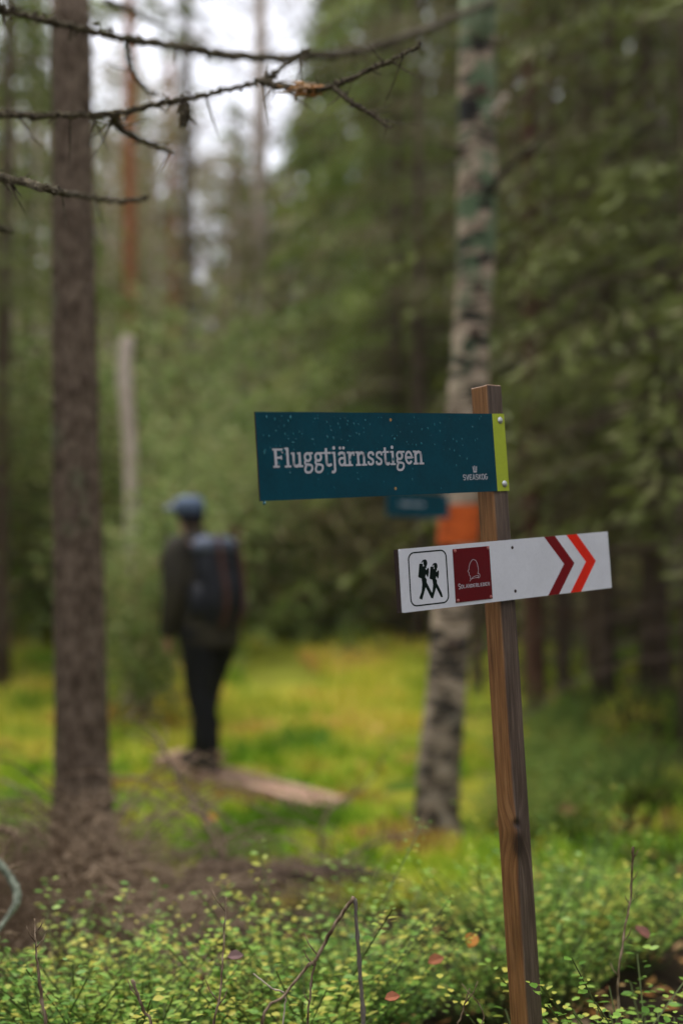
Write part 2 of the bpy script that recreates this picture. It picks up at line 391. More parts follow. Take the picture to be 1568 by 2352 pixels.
# --- protos of the spruces and their copies
A_ = make_spruce('tall dark spruce filling the right edge, nearest of the spruces behind the sign', 15, 2.6, 1.7, .13, 190, k=5, step=.11, L=.075, Wd=.021, dead=40)
B_ = make_spruce('light green bushy spruce whose slanting edge borders the white sky', 11.2, 3.2, .6, .12, 170, fol='needle_light', k=4, step=.13, L=.11, Wd=.030)
C_ = make_spruce('thin brownish spruce with sparse needles and many dead limbs right of the birch', 14, 2.0, 1.9, .085, 150, fol='needle_brown', k=5, step=.11, L=.08, Wd=.020, dead=110, deadtop=6)
SPR = [ # proto, u, Y, scale, rz, label
 (B_, 905, 18.0, 1.0, 0, None),
 (A_, 1610, 9.6, 1.0, .5, None),
 (C_, 1180, 17, 1.0, 1.0, 'spruce with hanging dull needles just right of the birch'),
 (C_, 1400, 11.9, 1.0, 2.2, 'sparse brownish spruce above the tip of the white arrow board'),
 (A_, 1340, 19, 1.05, 2.4, 'dark spruce far behind the arrow tip of the white board'),
 (A_, 1090, 20, 1.1, 4.0, 'dark spruce directly behind the birch top'),
 (B_, 1110, 21, .8, 2.2, 'small bushy green spruce just behind the birch'),
 (C_, 960, 16.5, .95, 3.9, 'sparse dull spruce between the slanting green spruce and the birch'),
 (A_, 1490, 11.8, .9, 5.0, 'dark spruce at upper right above the pale grey trunk'),
 (B_, 745, 26, 1.0, 1.2, 'green spruce beyond the mire above the left end of the teal sign'),
 (B_, 540, 31, .95, 3.2, 'rounded green spruce at the low end of the sky gap'),
 (A_, 8, 14.5, .8, 1.9, 'spruce with drooping sprays at the upper left edge'),
 (B_, 60, 21, .9, .3, 'green spruce left of the big brown trunk'),
 (B_, 262, 27, .62, 4.4, 'young green spruce right of the big brown trunk, behind the pale snag'),
 (A_, 400, 33, .72, .9, 'dark green spruce beyond the mire between pale snag and hiker'),
 (A_, -150, 17, .9, 2.9, 'dark spruce just beyond the left border of the view'),
 (C_, 1060, 24, 1.1, .4, 'far thin spruce seen left of the birch above the teal sign'),
 (A_, 1660, 17, 1.1, 1.4, 'distant dark spruce in the upper right corner'),
 (A_, 860, 25, 1.15, 3.3, 'tall dark spruce rising behind the slanting green spruce'),
]
used = set()
for pr, u, Y, s, rz, lab in SPR:
    o = pr if id(pr) not in used else copy_tree(pr)
    used.add(id(pr)); place(o, u, Y, s, rz, lab, 'spruces around the clearing')

def make_birch(label, H):
    t = root('birch_tree', (0, 0, 0), label, 'birch tree'); mb = trunk_mb(H, .10, .015, 8); C = []
    for i in range(46):
        z = 2.2 + (H - 2.4) * (i / 46); a = rng.random() * 6.28; l = (1.7 - 1.1 * z / H) * (.5 + .6 * rng.random())
        pts = [np.array((0, 0, z)), np.array((l * .5 * math.cos(a), l * .5 * math.sin(a), z + l * .45)), np.array((l * math.cos(a), l * math.sin(a), z + l * .5)), np.array((l * 1.15 * math.cos(a), l * 1.15 * math.sin(a), z - .1))]
        mb.tube(pts, [.018, .012, .007, .003], 4, cap=False)
        for q in range(62):
            f_ = 1 + 2 * rng.random(); k = min(2, int(f_)); c = pts[k] + (pts[k + 1] - pts[k]) * (f_ - k); C.append(c + rs.normal(size=3) * [.16, .16, .22] - [0, 0, .12])
    mb.build('trunk', MT['bark_pale'], t, smooth=True); C = np.array(C); D = rdir(len(C), .7); Wv = np.cross(D, rdir(len(C))); V_, F_ = cards(C, D * .055, Wv * .04)
    mk('crown', V_, F_, MT['autumn'], t); return t
MT['autumn'] = foliage('thin_autumn_leaves', [(.16, .17, .07), (.26, .27, .11), (.36, .32, .16), (.34, .25, .15)], .35, clump=1.2, wc=1.3)
Q_ = make_birch('thin pale birch with sparse yellowish leaves just left of the orange-red pine', 9.5)
for i, (u, Y, s_, rz, lab) in enumerate([(250, 24, 1.0, 0, None), (352, 27, 1.05, 1, 'sparse yellowish birch just right of the orange-red pine'), (470, 31, 1.0, 2.2, 'far sparse birch under the lowest point of the sky gap'), (540, 25, .85, 4, 'small pale birch left of the tall grey trunk'), (40, 26, 1.1, 5, 'pale birch with thin leaves near the upper left border'), (668, 29, .9, 3, 'small pale birch just right of the tall grey trunk')]):
    o = Q_ if i == 0 else copy_tree(Q_); place(o, u, Y, s_, rz, lab, 'thin birches beyond the mire')

# --- young bushy saplings at the edge of the mire
S_ = make_spruce('sapling', 3.2, 1.15, .1, .03, 85, fol='needle_light', L=.11, Wd=.04, step=.12, dead=0, droop=.2)
S_.name = 'spruce_sapling'; S_['category'] = 'sapling'
MT['thicket'] = foliage('thicket_leaves', [(.16, .12, .07), (.30, .23, .13), (.34, .29, .14), (.22, .24, .09)], .3, clump=1.5, wc=1.3)
def make_bush(label, H, W, n_, fol='decid'):
    t = root('bush', (0, 0, 0), label, 'bush'); mb = MB(); C = []
    for i in range(9):
        a = rng.random() * 2 * PI; r = W * (.25 + .6 * rng.random()); h = H * (.6 + .4 * rng.random())
        pts = [(0, 0, -.05), (r * .3 * math.cos(a), r * .3 * math.sin(a), h * .4), (r * math.cos(a), r * math.sin(a), h)]
        mb.tube(poly(pts, 3), [.018 * (1 - k / 8) + .003 for k in range(7)], 5, cap=False)
        for q in range(n_ // 9):
            t_ = .25 + .8 * rng.random(); c = np.array([r * math.cos(a) * t_, r * math.sin(a) * t_, h * t_]); C.append(c + rs.normal(size=3) * [.22 * W, .22 * W, .13 * H])
    mb.build('stems', MT['twig'], t); C = np.array(C); C[:, 2] = np.maximum(C[:, 2], .03); D = rdir(len(C), .6)
    Wv = np.cross(D, rdir(len(C))); V_, F_ = cards(C, D * .05, Wv * .036); mk('leaves', V_, F_, MT[fol], t); return t
U_ = make_bush('bush', 2.6, 1.15, 4200); T_ = make_bush('bare brown thicket', 1.7, 1.5, 2300, 'thicket')
SAP = [
 (U_, 450, 16.5, .85, 0, 'light green leafy bush behind the hiker, upper part left of the teal sign', 'bush'),
 (U_, 330, 12.1, .74, 1, 'light green bush at the foot of the pale snag', 'bush'),
 (U_, 600, 17.5, 1.15, 2, 'yellowish green bush beyond the mire left of the teal sign end', 'bush'),
 (S_, 90, 18, .9, 0, 'young green spruce left of the big brown trunk', 'sapling'),
 (U_, 20, 16.5, 1.25, 3, 'green bush at the left border above the dark log', 'bush'),
 (T_, 650, 18.5, 1.2, 0, 'brown bare thicket to the right of the backpack', 'thicket'),
 (T_, 800, 17.2, 1.15, 1, 'brown thicket under the teal sign', 'thicket'),
 (T_, 930, 17.5, 1.1, 2, 'brown thicket left of the orange-painted birch', 'thicket'),
 (S_, 740, 17, .6, 2, 'small spruce sapling under the teal sign, behind the brown thicket', 'sapling'),
 (T_, 300, 19, .9, 4, 'low brown thicket between big trunk and hiker', 'thicket'),
 (S_, 1440, 15.5, .62, 1, 'small sapling on the mossy rise under the arrow tip', 'sapling'),
 (S_, 1120, 17.5, .8, 3, 'sapling right behind the sign post', 'sapling'),
 (T_, 1320, 15, .8, 5, 'dim thicket between the dark trunks right of the post', 'thicket'),
 (U_, 520, 21, 1.6, 5, 'tall green bush farthest back at the left, under the sky gap', 'bush'),
 (U_, 215, 17, 1.25, 5, 'green bush close beside the big brown trunk', 'bush'),
]
used = set()
for pr, u, Y, s, rz, lab, cat in SAP:
    o = pr if id(pr) not in used else copy_tree(pr)
    used.add(id(pr)); place(o, u, Y, s, rz, lab); o['group'] = {'bush': 'green bushes at the edge of the mire', 'thicket': 'brown thickets at the edge of the mire', 'sapling': 'young spruces at the edge of the mire'}[cat]
    o['category'] = cat

# --- far wood as one mass, plus unseen trees added to block light
FVs = []; FFs = []; off = 0
protoF = [spruce_foliage(13, 2.4, 1.0, 60, .4, .42, .12, .4, 3), spruce_foliage(12, 1.8, 3.5, 50, .4, .36, .10, .4, 3)]
fr = random.Random(3); TW = MB()
for i in range(340):
    if i == 300: fr = random.Random(77)
    Y = 32 + 40 * fr.random() ** .9; u = -700 + 3000 * fr.random()
    x = (u - CU) / FU * Y; pv, pf = protoF[fr.random() < .35]
    s = .85 + .45 * fr.random()
    if 205 < u < 740: s *= .74 + .24 * fr.random()
    elif u > 740: s *= 1.35
    if i >= 300: u = 180 + 560 * fr.random(); x = (u - CU) / FU * Y; s = .66 + .24 * fr.random()
    elif i >= 150:                       # unseen trees added beside and behind the viewer to block light
        a = R(fr.uniform(16, 344)); d = 7 + 22 * fr.random() ** .8
        if i > 260: a = R(fr.uniform(10, 40)); d = 20 + 14 * fr.random()
        x, Y = math.sin(a) * d, math.cos(a) * d; s = .8 + .5 * fr.random()
        if Y > 0 and abs(x) < .24 * Y + 3.2 and i <= 260: continue
    c, sn = math.cos(i), math.sin(i); z = gz(x, Y)
    Vt = np.stack([(pv[:, 0] * c - pv[:, 1] * sn) * s + x, (pv[:, 0] * sn + pv[:, 1] * c) * s + Y, pv[:, 2] * s + z], 1)
    FVs.append(Vt); FFs.append(pf + off); off += len(Vt)
wv = mk('far_wood_and_blockers', np.concatenate(FVs), np.concatenate(FFs), MT['far'])
tag(wv, 'dense far-off wood closing the view beyond the clearing, with unseen trees added round the viewer to block light', 'wood', kind='stuff')
for i in range(70):
    Y = 30 + 30 * fr.random(); u = -400 + 2400 * fr.random(); x = (u - CU) / FU * Y; z = gz(x, Y)
    h = 13 * (.7 + .5 * fr.random()) * (.75 if 120 < u < 760 else 1)
    TW.tube([(x, Y, z - .2), (x + .1, Y, z + h * .5), (x + .3 * (fr.random() - .5), Y, z + h)], [.13, .09, .02], 6)
tw = TW.build('far_trunks', MT['bark_grey'], wv)
tag(tw, kind='stuff')
# low scrub that closes the far side of the clearing
Cc = []
for i in range(15000):
    Y = 21 + 14 * rs.rand(); u = -500 + 2700 * rs.rand(); x = (u - CU) / FU * Y
    hh = .3 + 1.5 * sstep(19, 27, Y) * (.5 + .5 * mn.noise(Vector((x * .6, Y * .6, 0))))
    Cc.append((x, Y, gz(x, Y) + rs.rand() * hh))
Cc = np.array(Cc); D = rdir(len(Cc)); Wv = np.cross(D, rdir(len(Cc))); V_, F_ = cards(Cc, D * .12, Wv * .06)
o = mk('undergrowth', V_, F_, MT['far']); tag(o, 'low mixed undergrowth along the far side of the mire', 'undergrowth', kind='stuff')

# ------------------------------------------------------------ single trunks
def trunk_from(uvw, Y, ztop=None, n=14, extra=None, jit=.05):
    """tube whose silhouette follows (u, v, width) points at depth Y, built in world space"""
    pts = [P(u, v, Y) for u, v, w_ in uvw]; rad = [w_ / 2 / FU * Y for u, v, w_ in uvw]
    return pts, rad
def plain_trunk(name, label, cat, uvw, Y, mat, top_h=9, base=True, group=None, n=12, limbs=0, crown=None):
    pts, rad = trunk_from(uvw, Y)
    if pts[0][2] < pts[-1][2]: pts, rad = pts[::-1], rad[::-1]
    # pts go from the top down; extend upward out of the frame and down into the soil
    if top_h and pts[0][2] < top_h:
        d = pts[0] - pts[1]; d = d / d[2]; k = top_h - pts[0][2]
        pts = [pts[0] + d * k * np.array([.5, .5, 1])] + pts; rad = [rad[0] * .6] + rad
    b = pts[-1]; zz = gz(b[0], Y); loc = np.array([b[0], Y, zz])
    if base and b[2] > zz - .1: pts = pts + [np.array([b[0], Y, zz - .12])]; rad = rad + [rad[-1] * 1.25]
    t = root(name, loc, label, cat, group)
    sm = poly(pts, 6); rr = [interp(range(len(rad)), rad, i / 6) for i in range(len(sm))]
    mb = MB(); r_ = random.Random(int(b[0] * 1000))
    mb.tube(sm, rr, n, jit=.06, rng=r_)
    if limbs:
        lb = mb
        for i in range(limbs):
            q = sm[r_.randrange(2, len(sm) - 4)]; a = r_.random() * 2 * PI; l = .3 + .9 * r_.random()
            e = q + np.array([math.cos(a) * l, math.sin(a) * l, -.15 * l])
            lb.tube([q, (q + e) / 2 + [0, 0, .05], e], [.014, .009, .003], 4)
    mb.build('trunk', MT[mat], t, world=True, smooth=True)
    if crown:
        z0, H, R0, nb, fol = crown; V_, F_ = spruce_foliage(H, R0, z0, nb, .25, .2, .06, .3, 3); mk('crown', V_, F_, MT[fol], t)
    return t, sm, rr
BT, bsm, brr = plain_trunk('spruce_tree', 'thick brown spruce trunk standing at the left with knots and no low crown', 'spruce tree',
    [(160, -120, 86), (163, 0, 90), (168, 400, 96), (172, 800, 104), (178, 1200, 112), (185, 1500, 118), (188, 1700, 124), (190, 1850, 138), (190, 1960, 160), (190, 2020, 200)], 6.2, 'bark', 11, n=28)
# branch knots on its stem
kn = [(205, 873), (223, 880), (185, 900), (135, 930), (210, 1105), (130, 1105), (186, 1180), (217, 1265), (225, 740), (207, 670), (132, 790), (195, 560), (215, 1500), (150, 1290), (140, 620)]
for u, v in kn:
    kb = MB()
    p = P(u, v, 6.2); ax = interp([q[2] for q in bsm[::-1]], [q[0] for q in bsm[::-1]], p[2]); r_ = interp([q[2] for q in bsm[::-1]], brr[::-1], p[2])
    a = math.asin(max(-.95, min(.95, (p[0] - ax) / r_))); d = np.array([math.sin(a), -math.cos(a), 0])
    c = np.array([ax, 6.2, p[2]]) + d * r_ * .93; kb.tube([c, c + d * .012, c + d * .03 + [0, 0, -.006]], [.017, .012, .005], 7); kb.build('branch_stub', MT['bark_dark'], BT, world=True)
plain_trunk('pine_tree', 'straight orange-red pine trunk rising right of the big brown trunk', 'pine tree', [(298, -60, 24), (298, 300, 27), (300, 760, 30), (302, 1390, 34)], 22, 'bark_pine', 14, crown=(9, 15, 1.6, 26, 'needle'))
SN, ssm, srr = plain_trunk('birch_snag', 'pale snapped-off birch stump standing in front of the orange-red pine', 'dead birch', [(293, 772, 24), (291, 795, 35), (286, 850, 36), (292, 940, 35), (299, 1030, 33), (302, 1130, 32), (303, 1470, 34)], 12.6, 'bark_pale', 0)
plain_trunk('grey_tree', 'tall pale grey trunk crossing the white sky gap', 'tree', [(600, -60, 26), (598, 100, 30), (597, 620, 34), (597, 1400, 36)], 25, 'bark_pale', 15)
plain_trunk('grey_tree', 'faint pale trunk above the hiker', 'tree', [(425, -60, 20), (430, 400, 28), (437, 900, 32), (440, 1400, 34)], 27, 'bark_grey', 13)
plain_trunk('pine_tree', 'far pinkish pine trunk between orange-red pine and faint pale trunk', 'pine tree', [(392, 200, 18), (397, 500, 22), (402, 900, 24), (404, 1380, 26)], 30, 'bark_pine', 12, crown=(6.5, 12, 1.8, 30, 'far'))
plain_trunk('pine_tree', 'pale yellowish pine trunk left of the big brown trunk', 'pine tree', [(88, -60, 24), (85, 120, 26), (80, 420, 28), (72, 1380, 30)], 24, 'bark_pale', 13, crown=(10, 14, 1.8, 26, 'needle_light'))
plain_trunk('spruce_tree', 'slim dark trunk just right of the post above the white board', 'spruce tree', [(1262, -60, 20), (1268, 600, 24), (1278, 1000, 27), (1290, 1530, 30)], 12.6, 'bark_dark', 10, limbs=14)
plain_trunk('spruce_tree', 'broad dim trunk under the orange chevron of the white board', 'spruce tree', [(1345, -60, 34), (1352, 800, 40), (1362, 1250, 46), (1368, 1500, 52)], 13, 'bark_dark', 11, limbs=16)
plain_trunk('spruce_tree', 'pale grey trunk near the right border behind the tip of the board', 'spruce tree', [(1520, -60, 30), (1530, 900, 36), (1538, 1150, 40), (1540, 1285, 44)], 16.5, 'bark_grey', 12, limbs=10)
plain_trunk('spruce_tree', 'dark reddish-brown trunk running full height right of the post', 'spruce tree', [(1212, -60, 34), (1216, 400, 38), (1220, 1000, 42), (1228, 1560, 50)], 12.2, 'bark_red', 11, limbs=30)
plain_trunk('spruce_tree', 'thin dark trunk behind the birch foot', 'spruce tree', [(1110, -60, 18), (1105, 900, 22), (1096, 1500, 26)], 13.5, 'bark_dark', 10, limbs=18)
plain_trunk('spruce_tree', 'very thin dark trunk between reddish trunk and grey trunk right of the post', 'spruce tree', [(1315, -60, 12), (1306, 1200, 15), (1300, 1560, 20)], 13.5, 'bark_dark', 9, limbs=14)

# ------------------------------------------------------------ the birch with its orange band
BY = 7.5
BI, tsm, trr = plain_trunk('birch_tree', 'leaning lichen-spotted birch with an orange painted band behind the sign post', 'birch tree',
    [(1097, -60, 84), (1097, 0, 86), (1095, 200, 86), (1095, 400, 90), (1092, 600, 88), (1082, 760, 84), (1074, 900, 90), (1066, 1000, 92), (1058, 1150, 90), (1045, 1300, 88), (1034, 1450, 90), (1023, 1600, 92), (1008, 1750, 98), (1003, 1860, 104)], BY, 'birch', 10, n=28)
tz = [q[2] for q in tsm[::-1]]; tx = [q[0] for q in tsm[::-1]]; tr_ = trr[::-1]
def birch_at(z): return np.array([interp(tz, tx, z), BY, z]), interp(tz, tr_, z)
mb = MB(); z0 = P(0, 1250, BY)[2]; z1 = P(0, 1160, BY)[2]; V = []; F = []; n_ = 40; m_ = 10
for i in range(m_ + 1):
    for k in range(n_):
        a = 2 * PI * k / n_; e = .012 * mn.noise(Vector((math.cos(a) * 3, math.sin(a) * 3, 5 * (i > m_ / 2))))
        z = z0 + (z1 - z0) * i / m_ + e * (1 if i in (0, m_) else 0); c, r = birch_at(z)
        V.append((c[0] + math.cos(a) * (r * 1.035 + .002), BY + math.sin(a) * (r * 1.035 + .002), z))
for i in range(m_):
    for k in range(n_): F.append((i * n_ + k, i * n_ + (k + 1) % n_, (i + 1) * n_ + (k + 1) % n_, (i + 1) * n_ + k))
mk('painted_band', V, F, MT['blaze'], BI, world=True, smooth=True)
def rough_branch(pts, r0, r1, seed, n=7, knob=.5, twigs=10, step=6, tl=.10):
    """a lichened, knobbly dead branch through pts"""
    r_ = random.Random(seed); sm = poly(pts, step * 2); mb = MB(); rad = []
    for i in range(len(sm)):
        t = i / (len(sm) - 1); rad.append((r0 * (1 - t) + r1 * t) * (1 + knob * max(0, mn.noise(Vector((i * .45, seed, 0)))) + .15 * r_.random()))
        if 0 < i < len(sm) - 1: sm[i] = sm[i] + np.array([r_.random() - .5, 0, r_.random() - .5]) * r0 * .55
    mb.tube(sm, rad, n, jit=.5, rng=r_)
    for i in range(twigs * 2):
        q = sm[r_.randrange(1, len(sm) - 1)]; l = tl * (.25 + .9 * r_.random() ** 2); a = r_.random() * 6.28
        e = q + np.array([math.cos(a) * l, (r_.random() - .5) * l, math.sin(a) * l * .8 - .3 * l])
        mb.tube([q, (q + e) / 2 + [0, 0, -.05 * l], e], [r0 * .32, r0 * .22, r0 * .08], 4)
    for i in range(twigs * 6):   # crusty lichen tufts hugging the wood
        q = sm[r_.randrange(0, len(sm))] + np.array([r_.random() - .5, r_.random() - .5, r_.random() - .5]) * r0 * 1.6
        s = r0 * (.3 + .5 * r_.random()); mb.tube([q, q + [s, 0, s * .5], q + [s * 1.5, 0, -s * .4]], [s * .5, s * .6, s * .1], 4)
    return mb
rough_branch([P(1125, 445, BY - .06), P(1150, 400, BY - .3), P(1200, 355, BY - .6), P(1268, 302, BY - .9)], .016, .008, 3, twigs=6).build('branch', MT['bark_log'], BI, world=True)
rough_branch([P(1062, 355, BY - .06), P(1045, 340, BY - .2), P(1012, 333, BY - .35)], .014, .006, 4, twigs=3).build('branch', MT['deadbranch'], BI, world=True)
rough_branch([P(1135, 270, BY - .06), P(1148, 245, BY - .2), P(1163, 222, BY - .3)], .020, .014, 5, twigs=2).build('branch', MT['bark_pale'], BI, world=True)
rough_branch([P(1130, 5, BY - .08), P(1040, 40, 6.6), P(930, 85, 5.8), P(860, 108, 5.4), P(760, 125, 5.0), P(640, 132, 4.6), P(520, 126, 4.3), P(400, 104, 4.1), P(290, 90, 3.9), P(210, 72, 3.8), P(120, 52, 3.7), P(0, 20, 3.6), P(-80, -5, 3.5)], .017, .0055, 6, twigs=18, step=7).build('branch', MT['deadbranch'], BI, world=True)
for z, s in ((P(0, 220, BY)[2], 1), (P(0, 770, BY)[2], .8), (P(0, 665, BY)[2], .7), (P(0, 1480, BY)[2], .8)):
    c, r = birch_at(z); kb = MB(); kb.tube([c + [.01, -r * .9, 0], c + [.01, -r - .015, 0], c + [.01, -r - .02, 0]], [.045 * s, .035 * s, .01], 12); kb.build('bark_scar', MT['bark_dark'], BI, world=True)

# ------------------------------------------------------------ leafless spruce at the left whose dead branches cross the view
x0 = P(-330, 400, 3.50)[0]
LT = root('spruce_tree', (x0, 3.5, gz(x0, 3.50)), 'spruce at the left border whose bare lichened branches cross the top left', 'spruce tree')
trunk_mb(9, .12).build('trunk', MT['bark'], LT, smooth=True)
def lb(pts, r0, r1, seed, tw, mat='deadbranch'):
    return rough_branch(pts, r0, r1, seed, twigs=tw).build('branch', MT[mat], LT, world=True)
lb([P(-325, 300, 3.50), P(-120, 270, 3.50), P(0, 262, 3.50), P(70, 266, 3.50), P(180, 263, 3.50), P(260, 262, 3.50), P(360, 240, 3.50), P(440, 225, 3.50), P(530, 205, 3.50), P(600, 185, 3.50), P(655, 150, 3.50), P(712, 110, 3.50)], .0095, .0035, 11, 18)
lb([P(600, 186, 3.50), P(650, 198, 3.45), P(705, 208, 3.40), P(770, 195, 3.35), P(850, 160, 3.30), P(915, 130, 3.25), P(965, 104, 3.20)], .009, .003, 12, 8)
lb([P(768, 200, 3.35), P(800, 230, 3.32), P(850, 262, 3.30), P(893, 290, 3.28)], .007, .003, 13, 5)
lb([P(-325, 380, 3.50), P(-100, 390, 3.30), P(0, 405, 3.20), P(60, 420, 3.15), P(130, 438, 3.10), P(200, 452, 3.95), P(280, 462, 3.9), P(340, 456, 3.9)], .010, .006, 14, 8)
lb([P(262, 262, 3.50), P(270, 290, 3.60), P(330, 325, 3.70), P(400, 352, 3.80)], .010, .004, 15, 5)
lb([P(290, 90, 3.90), P(300, 150, 3.90), P(325, 195, 3.90), P(355, 220, 3.90)], .007, .003, 16, 3)
lb([P(240, 0, 5.4), P(290, 20, 5.5), P(340, 45, 5.6), P(400, 72, 5.7)], .010, .004, 17, 5)
lb([P(-325, 520, 3.50), P(-60, 520, 3.70), P(0, 525, 3.80), P(30, 530, 3.90)], .010, .005, 18, 3)
cl_ = MB(); r_ = random.Random(2)
for i in range(70):
    c = P(706 + r_.gauss(0, 16), 205 + r_.gauss(0, 7), 3.4 + r_.gauss(0, .015)); e = c + np.array([r_.gauss(0, .02), r_.gauss(0, .01), r_.gauss(0, .008)])
    cl_.tube([c, (c + e) / 2, e], [.003, .004, .001], 4)
cl_.build('lichen_clump', MT['litterleaf'], LT, world=True)
cl_ = MB()
for i in range(60):
    c = P(425 + r_.gauss(0, 7), 250 + r_.gauss(0, 14), 3.5 + r_.gauss(0, .01)); e = c + np.array([r_.gauss(0, .012), r_.gauss(0, .01), -.01 - r_.random() * .02])
    cl_.tube([c, (c + e) / 2, e], [.002, .003, .001], 4)
cl_.build('lichen_tuft', MT['deadbranch'], LT, world=True)
# fine bare twigs on the two pale trees that stand before the white sky
for tr in [o for o in COL.objects if o.name.startswith('grey_tree')]:
    r_ = random.Random(int(tr.location.x * 50)); mb = MB()
    for i in range(120):
        z = 3.5 + 9 * r_.random(); a = r_.random() * 6.28; l = .5 + 1.7 * r_.random(); q0 = np.array([0, 0, z]); up_ = .25 * r_.random()
        q1 = q0 + np.array([math.cos(a) * l * .5, math.sin(a) * l * .5, l * up_]); q2 = q0 + np.array([math.cos(a) * l, math.sin(a) * l, l * (up_ - .35)])
        mb.tube([q0, q1, q2], [.022, .014, .006], 4, cap=False)
        for k in range(6):
            e = q1 + (q2 - q1) * r_.random(); a2 = a + r_.gauss(0, 1); m = .2 + .35 * r_.random(); mb.tube([e, e + np.array([math.cos(a2) * m * .5, math.sin(a2) * m * .5, -.1 * m]), e + np.array([math.cos(a2) * m, math.sin(a2) * m, -.6 * m])], [.009, .006, .003], 3, cap=False)
    mb.build('crown', MT['twig'], tr)

# ------------------------------------------------------------ signpost
L0 = unit((.76164407, .6454527, .05735085)); dn = np.array([.06341551, -.04013545, -.99717983]); dn = unit(dn - L0 * np.dot(L0, dn)); NS = np.cross(L0, -dn)
P0 = np.array([-.14854035, 2.44344636, 1.74321757])
SP_x = hit(1210, 2352, P0, NS)
SPO = root('trail_signpost', (SP_x[0] + .02, SP_x[1], gz(SP_x[0], SP_x[1])), 'square brown wooden post leaning slightly, carrying a teal name board and a white arrow board', 'signpost')
class Board:
    def __init__(s, corners, offs, w_, h_, th):
        s.q = [hit(u, v, P0 + NS * offs, NS) for u, v in corners]; s.w = w_; s.h = h_; s.th = th
    def pt(s, x, y, z=0):
        a = x / s.w; b = y / s.h; TL, TR, BR, BL = s.q
        return (TL * (1 - a) + TR * a) * b + (BL * (1 - a) + BR * a) * (1 - b) + NS * z * .001
    def prism(s, mb, pts, z0, z1):
        n_ = len(pts); V = [s.pt(x, y, z0) for x, y in pts] + [s.pt(x, y, z1) for x, y in pts]
        F = [tuple(range(n_, 2 * n_)), tuple(range(n_))[::-1]] + [(i, (i + 1) % n_, n_ + (i + 1) % n_, n_ + i) for i in range(n_)]
        mb.add(V, F)
    def ribbon(s, mb, pts, wd, z1, closed=False, taper=None):
        p = [np.array(q, float) for q in pts]; m = len(p); Lf = []; Rt = []
        for i in range(m):
            if closed: d0 = unit(p[i] - p[i - 1]); d1 = unit(p[(i + 1) % m] - p[i])
            else:
                d0 = unit(p[i] - p[i - 1]) if i > 0 else unit(p[1] - p[0]); d1 = unit(p[i + 1] - p[i]) if i < m - 1 else d0
            n0 = np.array([-d0[1], d0[0]]); n1 = np.array([-d1[1], d1[0]]); nn = unit(n0 + n1); k = wd / 2 / max(.45, np.dot(nn, n0))
            if taper: k *= taper[i]
            Lf.append(p[i] + nn * k); Rt.append(p[i] - nn * k)
        V = [s.pt(*q, z1) for q in Lf] + [s.pt(*q, z1) for q in Rt] + [s.pt(*q, -.4) for q in Lf] + [s.pt(*q, -.4) for q in Rt]
        F = []
        for i in range(m if closed else m - 1):
            j = (i + 1) % m; F += [(m + i, m + j, j, i), (i, j, 2 * m + j, 2 * m + i), (3 * m + i, 3 * m + j, m + j, m + i)]
        if not closed: F += [(0, 2 * m, 3 * m, m), (m - 1, 2 * m - 1, 4 * m - 1, 3 * m - 1)]
        mb.add(V, F)
    def slab(s, mb, x0, x1, y0, y1, z0, z1, r=0):
        pts = rrect(x0, x1, y0, y1, r) if r else [(x0, y0), (x1, y0), (x1, y1), (x0, y1)]
        s.prism(mb, pts, z0, z1)
    def disc(s, mb, x, y, r, z0, z1, dome=0, n=14, sx=1):
        rings = []
        for zz, k in ((z0, 1), (z1, 1)) + (((z1 + dome * .6, .75), (z1 + dome, .3)) if dome else ()):
            rings.append([s.pt(x + math.cos(2 * PI * i / n) * r * k * sx, y + math.sin(2 * PI * i / n) * r * k, zz) for i in range(n)])
        mb.loft(rings)
def arc(cx, cy, rx, ry, a0, a1, n=10): return [(cx + rx * math.cos(R(a0 + (a1 - a0) * i / n)), cy + ry * math.sin(R(a0 + (a1 - a0) * i / n))) for i in range(n + 1)]
def rrect(x0, x1, y0, y1, r, n=5):
    return arc(x1 - r, y0 + r, r, r, -90, 0, n) + arc(x1 - r, y1 - r, r, r, 0, 90, n) + arc(x0 + r, y1 - r, r, r, 90, 180, n) + arc(x0 + r, y0 + r, r, r, 180, 270, n)
